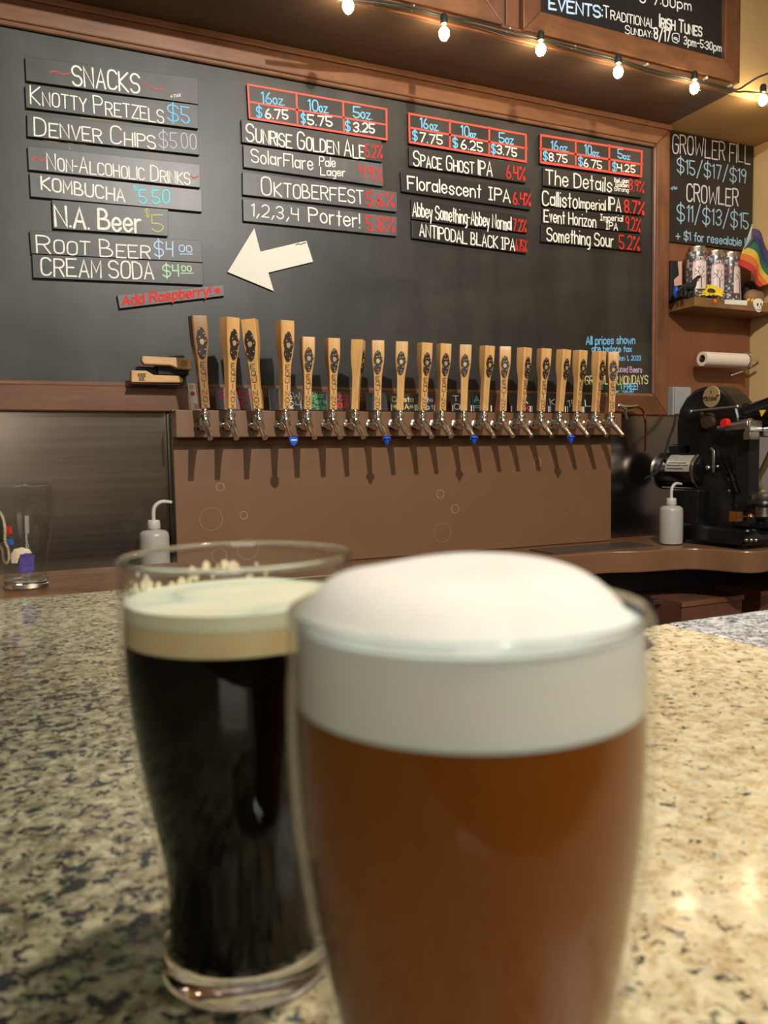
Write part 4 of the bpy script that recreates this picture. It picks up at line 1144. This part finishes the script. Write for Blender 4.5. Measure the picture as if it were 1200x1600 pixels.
# flag
FLY = 2.14
fg = thing('flag', 'small rainbow flag on a white stick leaning out at the shelf right end', 'flag', (W(1152, 420, FLY).x, FLY, SZ))
pa, pb = W(1138, 440, FLY+0.01), W(1175, 354, FLY)
pa = W(1155, 412, FLY+0.012); base_ = W(1158, 452, 2.234); base_.z = SZ+0.001
obj('stick', tube_g([base_, pa, pb], 0.0032, 8), 'white_plastic', fg, smooth=True)
obj('finial', sphere_g(W(1175.5, 352, FLY), 0.0055, 12, 8), 'gold_badge', fg, smooth=True)
def bez(p, t):
    q = [Vector(x) for x in p]
    while len(q) > 1: q = [a_*(1-t)+b_*t for a_, b_ in zip(q[:-1], q[1:])]
    return q[0]
lo = [W(x, y, yy) for x, y, yy in [(1154, 414, FLY), (1168, 418, FLY-0.02), (1180, 432, FLY-0.01), (1188, 449, FLY-0.03)]]
hi = [W(x, y, yy) for x, y, yy in [(1175, 357, FLY), (1190, 362, FLY-0.03), (1205, 390, FLY-0.01), (1222, 436, FLY-0.04)]]
def fl_pt(u, v): 
    p_ = bez(lo, u)*(1-v)+bez(hi, u)*v
    return p_+Vector((0, 0.008*math.sin(9*u+3*v), 0.004*math.sin(7*u)))
bands = ['red_cloth', 'orange_cloth', 'yellow_cloth', 'green_cloth', 'blue_cloth', 'purple_cloth']
for i, m in enumerate(bands):
    V, FF = [], []
    nu, nv = 14, 3
    for a_ in range(nu+1):
        for b_ in range(nv+1): V.append(tuple(fl_pt(a_/nu, (i+b_/nv)/6)))
    for a_ in range(nu):
        for b_ in range(nv):
            q = a_*(nv+1)+b_
            FF.append((q, q+nv+1, q+nv+2, q+1))
    o = obj('stripe', (V, FF), m, fg, smooth=True)
for (m, w0, w1) in (('black_cloth', 0.34, 0.0), ('brown_cloth', 0.24, 0.0), ('light_blue_cloth', 0.14, 0.0)):
    V = [tuple(fl_pt(0.0, 0.42)-Vector((0, 0.0015+0.002*(0.4-w0), 0))), tuple(fl_pt(0.0, 0.98)-Vector((0, 0.0015+0.002*(0.4-w0), 0))), tuple(fl_pt(w0*0.55, 0.72)-Vector((0, 0.004+0.003*(0.4-w0), 0))), tuple(fl_pt(w0*0.3, 0.5)-Vector((0, 0.003+0.003*(0.4-w0), 0)))]
    obj('chevron', (V, [(0, 1, 2, 3)]), m, fg)

# ------------------------------------------------------------------ crowler canning machine (its long side faces the room's left)
MX = 2.04
cm = thing('canning_machine', 'black cast can-seaming machine with motor on the right end of the back counter', 'canning machine', (2.08, 1.9, CTZ))
# base slab on feet
obj('base_slab', prism_g([S(x, y, MX) if False else v for x, y, v in [(0, 0, (2.0, 2.06, CTZ+0.012)), (0, 0, (2.0, 1.745, CTZ+0.012)), (0, 0, (2.0, 1.735, CTZ+0.030)), (0, 0, (2.0, 1.76, CTZ+0.062)), (0, 0, (2.0, 1.92, CTZ+0.066)), (0, 0, (2.0, 2.06, CTZ+0.066))]], (0.30, 0, 0)), 'black_gloss', cm, bevel=0.008)
for a_, b_ in ((2.03, 2.03), (2.03, 1.775), (2.27, 2.03), (2.27, 1.775)):
    obj('foot', lathe_g([(0.016, 0.0006), (0.018, 0.004), (0.014, 0.013)], 14, (a_, b_, CTZ)), 'black_dull', cm, smooth=True)
for k in range(3):
    q = W(1166+k*7.5, 844, 1.733)
    obj('bolt', sphere_g((q.x, 1.733, q.z), 0.006, 12, 8), 'chrome', cm, smooth=True)
# rear pedestal below the motor
obj('pedestal', box_g((2.03, 1.955, CTZ+0.060), (2.20, 2.085, 1.135)), 'black_cast', cm, bevel=0.006)
# arched housing: outline on the plane x = MX
ho = [(1056, 690), (1056, 660), (1060, 640), (1070, 622), (1084, 609), (1098, 604), (1113, 603), (1124, 607), (1134, 616), (1150, 637), (1153, 652), (1152, 700), (1150, 760), (1148, 832), (1092, 840), (1090, 790), (1078, 760), (1066, 735), (1059, 715)]
HX = 2.06
obj('housing', prism_g([S(a_, b_, HX) for a_, b_ in ho], (0.10, 0, 0)), 'black_cast', cm, bevel=0.012, segs=3)
bd = S(1111, 620, HX-0.002)
badge = obj('badge', lathe_g([(0.0005, -0.002), (0.034, -0.0015), (0.036, 0.003)], 36, (HX-0.0005, bd.y, bd.z), 'x'), 'gold_badge', cm, smooth=True)
def on_x(strokes, th, x): return ribbon(strokes, th, lambda u, v: (x, u, v))
sts, wd = layout('Oktober', jit=0)
obj('lettering', [on_x([[(bd.y+0.026-q*0.052/wd, bd.z-0.012+s*0.014/6) for q, s in s_] for s_ in sts], 0.0022, HX-0.0032), on_x([[(bd.y+0.033, bd.z-0.003), (bd.y+0.022, bd.z-0.001)], [(bd.y-0.033, bd.z+0.003), (bd.y-0.022, bd.z+0.002)], [(bd.y, bd.z+0.012), (bd.y, bd.z+0.019)]], 0.004, HX-0.0032)], 'ink', cm)
# motor
m0 = S(1010, 735, 2.10); m1 = S(1096, 733, 2.10)
mz = (m0.z+m1.z)/2-0.002
my0, my1 = 2.190, 1.965
mo_ = obj('motor', lathe_g([(0.02, my1), (0.060, my1+0.004), (0.066, my1+0.016), (0.066, my0-0.02), (0.060, my0-0.005), (0.02, my0)], 40, (2.10, 0, mz), 'y'), 'black_gloss', cm, smooth=True)
for yy in (my1+0.016, my0-0.026):
    obj('end_band', lathe_g([(0.0655, yy), (0.0685, yy+0.001), (0.0685, yy+0.010), (0.0655, yy+0.011)], 40, (2.10, 0, mz), 'y'), 'aluminium', mo_, smooth=True)
V, FF = [], []
for i in range(9):
    a_ = PI-0.10-1.0*(i/8)+0.12
    for yy in (my1+0.032, my1+0.142): V.append((2.10+0.0668*math.cos(a_), yy, mz+0.0668*math.sin(a_)))
for i in range(8): FF.append((2*i, 2*i+1, 2*i+3, 2*i+2))
pl = obj('nameplate', (V, FF), 'label_silver', mo_, smooth=True)
lines = [[(my1+0.134, 0.30), (my1+0.04, 0.30)], [(my1+0.13, 0.42), (my1+0.05, 0.42)], [(my1+0.13, 0.12), (my1+0.06, 0.12)]]
obj('plate_print', ribbon([[(a_, b_*0.066) for a_, b_ in s_] for s_ in lines], 0.0028, lambda u, v: (2.10+0.0674*math.cos(PI-v/0.066), u, mz+0.0674*math.sin(PI-v/0.066))), 'ink', pl)
obj('motor_mount', box_g((2.05, my1+0.03, 1.134), (2.15, my0-0.05, mz-0.055)), 'black_cast', cm, bevel=0.004)
obj('terminal_box', box_g((2.06, my1+0.05, mz+0.055), (2.14, my0-0.07, mz+0.092)), 'black_cast', cm, bevel=0.006)
# column, head tube, clamp, levers, chuck
CX = 2.055
k0 = S(1148, 690, CX); k1 = S(1168, 800, CX)
obj('column', box_g((CX, k1.y, CTZ+0.064), (CX+0.05, k0.y, S(1158, 662, CX).z)), 'black_cast', cm, bevel=0.004)
h0 = S(1118, 652, 2.12); h1 = S(1225, 640, 2.12)
obj('head_tube', tube_g([h0, S(1150, 651, 2.12), S(1152, 651, 2.12), S(1180, 654, 2.12), S(1182, 654, 2.12), h1], [0.030, 0.032, 0.046, 0.047, 0.052, 0.052], 28), 'black_gloss', cm, smooth=True)
wt = [S(a_, b_, 2.066) for a_, b_ in [(1186.5, 641), (1196.5, 640.5), (1189.5, 651)]]
obj('warning_triangle', prism_g(wt, (0.002, 0, 0)), 'yellow_paint', cm)
obj('crank_rod', [tube_g([S(1080, 642.5, 2.03), S(1154, 635, 2.03)], 0.004, 8), sphere_g(S(1080, 643, 2.03), 0.007, 12, 8), sphere_g(S(1152, 635.5, 2.03), 0.007, 12, 8)], 'aluminium', cm, smooth=True)
obj('wheel_hub', [lathe_g([(0.006, -0.016), (0.024, -0.014), (0.028, 0.0)], 24, (HX-0.0, S(1108, 658, HX).y, S(1108, 658, HX).z), 'x'), sphere_g(S(1096, 648, HX-0.01), 0.009, 12, 8)], 'burnt', cm, smooth=True)
obj('clamp', [tube_g([S(1121, 668, 2.02), S(1134, 668, 2.02), S(1136, 668, 2.02), S(1160, 664, 2.02), S(1174, 662, 2.02)], [0.006, 0.007, 0.010, 0.017, 0.018], 16),
              box_g((2.005, S(1177, 665, 2.02).y, S(1170, 675, 2.02).z), (2.06, S(1169, 665, 2.02).y, S(1170, 657, 2.02).z)),
              box_g((2.01, S(1176, 665, 2.02).y, S(1170, 687, 2.02).z), (2.05, S(1165, 665, 2.02).y, S(1170, 674, 2.02).z))], 'aluminium', cm, smooth=True, bevel=0.002)
rk = S(1134, 661, 2.015)
obj('red_knob', lathe_g([(0.013, -0.010), (0.0145, -0.006), (0.0145, 0.006), (0.011, 0.009)], 16, rk, 'x'), 'red_plastic', cm, smooth=True)
obj('linkage', [tube_g([S(1122, 715, HX-0.012), S(1138, 742, HX-0.012)], 0.006, 8), tube_g([S(1128, 712, HX-0.012), S(1145, 748, HX-0.012)], 0.004, 8),
                tube_g([S(1136, 748, HX-0.016), S(1146, 772, HX-0.016)], 0.006, 8), tube_g([S(1143, 748, HX-0.016), S(1151, 770, HX-0.016)], 0.005, 8)], 'black_gloss', cm, smooth=True)
obj('pivot_lever', [tube_g([S(1111, 700, HX-0.008), S(1115, 705, HX-0.008), S(1115, 738, HX-0.008)], 0.0048, 8)], 'aluminium', cm, smooth=True)
for g_ in ([sphere_g(S(1107, 731, HX-0.008), 0.010, 12, 8), sphere_g(S(1121.5, 729, HX-0.012), 0.006, 12, 8), sphere_g(S(1140, 767, HX-0.016), 0.006, 12, 8)]): obj('pivot_pin', g_, 'aluminium', cm, smooth=True)
obj('brass_fitting', [box_g((2.02, S(1151, 806, 2.02).y, S(1145, 815, 2.02).z), (2.05, S(1139, 806, 2.02).y, S(1145, 799, 2.02).z)), tube_g([S(1150, 807, 2.02), S(1172, 807, 2.02)], 0.003, 8), sphere_g(S(1173, 807, 2.02), 0.009, 12, 8)], 'brass', cm, bevel=0.002)
ch = S(1197, 776, 2.10)
obj('chuck', [lathe_g([(0.052, 0.0), (0.054, 0.003), (0.054, 0.030), (0.05, 0.033), (0.03, 0.035)], 32, (2.12, 1.775, 1.095)), lathe_g([(0.035, -0.045), (0.04, -0.040), (0.04, 0.0)], 32, (2.12, 1.775, 1.095))], 'aluminium', cm, smooth=True)
obj('chuck_plate', lathe_g([(0.02, -0.008), (0.085, -0.006), (0.085, -0.001), (0.02, 0.0)], 32, (2.12, 1.79, 1.094)), 'black_gloss', cm, smooth=True)
obj('chuck_base', lathe_g([(0.05, CTZ+0.064), (0.05, CTZ+0.075), (0.025, CTZ+0.080), (0.025, 1.052)], 28, (2.12, 1.785, 0)), 'black_gloss', cm, smooth=True)
obj('hose', tube_g(smooth_path([S(1208, 700, 2.25), S(1195, 728, 2.25), S(1184, 752, 2.25), (2.25, 1.88, 1.10), (2.24, 1.90, CTZ+0.068)]), 0.011, 10), 'hose', cm, smooth=True)
obj('sensor_head', box_g((2.06, S(1215, 668, 2.06).y, S(1190, 683, 2.06).z), (2.12, S(1178, 668, 2.06).y, S(1190, 668, 2.06).z)), 'aluminium', cm, bevel=0.003)

# ------------------------------------------------------------------ the bar
def bar():
    arc = [(0.30, 1.27), (0.30, 0.60), (0.55, 0.60), (0.585, 0.62), (0.60, 0.645), (0.612, 0.668), (0.624, 0.680), (0.642, 0.688)]
    out = [(-1.6, -0.06), (0.671, -0.06), (0.671, 0.690)]+[p for p in reversed(arc)]+[(-1.6, 1.27)]
    seen = []
    for p in out:
        if not seen or math.hypot(p[0]-seen[-1][0], p[1]-seen[-1][1]) > 0.004: seen.append(p)
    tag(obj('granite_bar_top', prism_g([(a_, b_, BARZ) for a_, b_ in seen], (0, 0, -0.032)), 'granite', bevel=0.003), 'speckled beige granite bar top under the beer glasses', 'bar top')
    tag(obj('grey_granite_top', prism_g([(a_, b_, BARZ) for a_, b_ in [(0.672, -0.06), (2.0, -0.06), (2.0, 0.690), (0.672, 0.690)]], (0, 0, -0.032)), 'granite_grey', bevel=0.002), 'grey speckled granite top joining the beige bar at right', 'bar top')
    tag(obj('wooden_bar_rail', box_g((-1.6, 1.271, BARZ-0.045), (0.285, 1.556, BARZ)), 'rail_wood', bevel=0.006), 'dark varnished wooden end of the bar under the empty glass', 'bar rail')
    tag(obj('bar_base', [box_g((-1.55, 0.12, 0.001), (0.28, 1.50, BARZ-0.0455)), box_g((0.28, 0.12, 0.001), (0.655, 0.58, BARZ-0.0455)), box_g((0.68, 0.12, 0.001), (1.95, 0.66, BARZ-0.0455))], 'cabinet_dark'), 'dark bar base under the granite', 'bar base')
bar()

# ------------------------------------------------------------------ beer glasses
GH = 0.161
PROF = [(0.0, 0.0326), (0.010, 0.0336), (0.022, 0.0337), (0.045, 0.0328), (0.093, 0.0322), (0.175, 0.0322), (0.24, 0.0326), (0.30, 0.0340), (0.345, 0.0353), (0.434, 0.0384), (0.535, 0.0410), (0.64, 0.0433), (0.72, 0.0444), (0.80, 0.0449), (0.88, 0.0448), (1.0, 0.0441)]
def rad(t):
    for (a_, r0), (b_, r1) in zip(PROF[:-1], PROF[1:]):
        if a_ <= t <= b_: return r0+(r1-r0)*(t-a_)/(b_-a_)
    return PROF[-1][1]
WT = 0.0022
def dense(t0, t1, n, off=0.0):
    # smoothed radius samples
    out = []
    for i in range(n+1):
        t = t0+(t1-t0)*i/n
        r = sum(rad(min(1, max(0.012, t+d)))*w for d, w in ((-0.05, 1), (-0.025, 2), (0, 3), (0.025, 2), (0.05, 1)))/9 if t > 0.12 else rad(t)
        out.append((r+off, t*GH))
    return out
def pint(label, loc, kind):
    t = thing('beer_glass', label, 'beer glass', loc)
    c = (loc[0], loc[1], loc[2]+0.0004)
    bt = 0.08
    outer = dense(bt, 1.0, 40)
    inner = [(r-WT, h) for r, h in outer]
    wallp = outer+inner[::-1]
    obj('glass_wall', lathe_g(wallp, 72, c), 'glass_wall', t, smooth=True)
    obj('glass_rim', lathe_g([(outer[-1][0]-0.0012+0.0011*math.cos(q*PI/5), GH+0.0011*math.sin(q*PI/5)) for q in range(10)], 72, c, close=True), 'glass_solid', t, smooth=True)
    base = [(0.004, 0.0006), (0.026, 0.0006), (0.0305, 0.0)]+[(rad(q), q*GH) for q in (0.008, 0.02, 0.045, 0.07, 0.0795)]+[(rad(0.0795)-WT, 0.0795*GH), (0.024, 0.068*GH), (0.004, 0.064*GH)]
    obj('glass_base', lathe_g(base, 72, c), 'glass_solid', t, smooth=True)
    return t, c
def wobble_disc(c, r, z, amp, seed, dome=0.0, dome_c=(0, 0), dome_r=0.03, nr=18, ns=64, power=2.0):
    rnd = random.Random(seed)
    ph = [(rnd.uniform(0, 6), rnd.uniform(40, 140), rnd.uniform(0, 6)) for _ in range(9)]
    V, FF = [], []
    for i in range(nr+1):
        q = r*i/nr
        for k in range(ns):
            a_ = 2*PI*k/ns
            x, y = q*math.cos(a_), q*math.sin(a_)
            h = sum(math.sin((x*math.cos(p0)+y*math.sin(p0))*f_+p2)/ (f_/40) for p0, f_, p2 in ph)/9*amp
            dd = math.hypot(x-dome_c[0], y-dome_c[1])/dome_r
            e = 1-min(1, dd)**power
            h = h*(1-(i/nr)**8)+dome*max(0, e)
            V.append((c[0]+x, c[1]+y, c[2]+z+h))
    for i in range(nr):
        for k in range(ns):
            k2 = (k+1) % ns
            FF.append((i*ns+k, i*ns+k2, (i+1)*ns+k2, (i+1)*ns+k))
    return V, FF
def body(c, t0, t1, off, n=30):
    return lathe_g([(0.001, t0*GH-0.0018), (0.024, t0*GH-0.0012)]+dense(t0, t1, n, off)+[(0.001, t1*GH)], 72, c)
# dark beer
g1, c = pint('pint glass of black stout with cream foam, left behind the amber beer', (0.074, 0.300, BARZ), 'stout')
obj('stout_beer', body(c, 0.083, 0.815, -WT-0.0004), 'stout', g1, smooth=True)
obj('foam_band', lathe_g(dense(0.816, 0.872, 6, -WT-0.0004), 72, c), 'foam_tan', g1, smooth=True)
zt = 0.905*GH
obj('foam', [lathe_g(dense(0.872, 0.905, 4, -WT-0.0004), 72, c), wobble_disc(c, rad(0.905)-WT-0.0004, zt, 0.016, 3)], 'foam_cream', g1, smooth=True, angle=70)
rnd = random.Random(5)
lace = []
for k in range(34):
    a_ = rnd.uniform(1.0, 3.2); z_ = GH*(0.903+0.05*rnd.random()**2); s_ = rnd.uniform(0.0008, 0.0028)
    r_ = rad(z_/GH)-WT-0.0006
    pts = []
    for q in range(9):
        b_ = 2*PI*q/9
        aa = a_+s_*0.8*math.cos(b_)/r_; zz = z_+s_*math.sin(b_)*(0.7+0.6*rnd.random())
        pts.append((c[0]+r_*math.cos(aa), c[1]+r_*math.sin(aa), c[2]+zz))
    lace.append((pts, [tuple(range(9))]))
obj('foam_lacing', lace, 'foam_cream', g1)
# amber beer
g2, c = pint('pint glass of hazy amber beer topped with a tall white foam dome', (0.0986, 0.1682, BARZ), 'amber')
obj('amber_beer', body(c, 0.083, 0.868, -WT-0.0003), 'amber_beer', g2, smooth=True)
obj('foam', [lathe_g(dense(0.8685, 0.985, 12, -WT-0.0003), 72, c), wobble_disc(c, rad(0.985)-WT-0.0003, 0.985*GH, 0.0095, 11, 0.0120, (0.000, 0.003), 0.0412, power=5.0)], 'foam_white', g2, smooth=True, angle=80)

# empty glass with a printed picture
EL = (0.0, 1.375, BARZ)
g3, c = pint('empty clear pint glass with colourful print at the left picture edge', EL, 'empty')
gaze = math.atan2(-EL[1], -EL[0])                     # side turned to the bar's front
def on_glass(px, py, r_off=0.0006):
    # nearest point of the glass surface along the line from the front of the bar
    r = ray(px, py)
    lo_, best = None, None
    t_ = 0.0
    d = (Vector((r.x, r.y, 0))).length
    k = 1.25/d
    while k < 1.5/d:
        P_ = EYE+r*k
        rr = rad(min(1, max(0, (P_.z-c[2])/GH)))+r_off
        if math.hypot(P_.x-c[0], P_.y-c[1]) <= rr: return P_
        k += 0.0006/d
    a_ = math.atan2((EYE+r*(1.37/d)).y-c[1], (EYE+r*(1.37/d)).x-c[0])
    P_ = EYE+r*(1.37/d)
    rr = rad(min(1, max(0, (P_.z-c[2])/GH)))+r_off
    return Vector((c[0]+rr*math.cos(a_), c[1]+rr*math.sin(a_), P_.z))
def patch(name, px, m, n=5):
    cx = sum(a_ for a_, b_ in px)/len(px); cy = sum(b_ for a_, b_ in px)/len(px)
    V = [on_glass(cx, cy)]; FF = []
    N = len(px)
    for j in range(1, n+1):
        for a_, b_ in px: V.append(on_glass(cx+(a_-cx)*j/n, cy+(b_-cy)*j/n))
    for i in range(N): FF.append((0, 1+i, 1+(i+1) % N))
    for j in range(n-1):
        for i in range(N):
            i2 = (i+1) % N
            FF.append((1+j*N+i, 1+j*N+i2, 1+(j+1)*N+i2, 1+(j+1)*N+i))
    obj(name, ([tuple(v) for v in V], FF), m, g3)
patch('purple_print', [(31, 868), (41, 864), (54, 867), (53, 892), (47, 895), (36, 897), (30, 892)], 'purple_print')
patch('cream_print', [(17, 866), (22, 858), (34, 855), (46, 858), (50, 864), (40, 863), (31, 867), (29, 872), (27, 880), (18, 880)], 'cream_print')
patch('blue_print', [(9, 843), (20, 841), (22, 850), (18, 853), (12, 851)], 'blue_print')
patch('red_print', [(9, 823), (18, 822), (19, 834), (9, 836)], 'red_print')
def loop(name, px, m, th):
    pts = smooth_path([Vector((a_, b_, 0)) for a_, b_ in px], 5)
    V, FF = [], []
    for i, p_ in enumerate(pts):
        a_, b_ = pts[max(0, i-1)], pts[min(len(pts)-1, i+1)]
        d = (b_-a_).normalized(); nn = Vector((-d.y, d.x, 0))*th/2
        V += [tuple(on_glass(p_.x+nn.x, p_.y+nn.y)), tuple(on_glass(p_.x-nn.x, p_.y-nn.y))]
    for i in range(len(pts)-1): FF.append((2*i, 2*i+1, 2*i+3, 2*i+2))
    obj(name, (V, FF), m, g3)
loop('white_outline', [(-14, 798), (-2, 799), (5, 810), (8, 828), (8, 845), (13, 858), (14, 874), (9, 880), (5, 872), (3, 858), (-4, 850)], 'cream_print', 4)
patch('green_print', [(-12, 806), (0, 806), (5, 820), (5, 846), (-4, 848), (-14, 840)], 'green_spill_print')
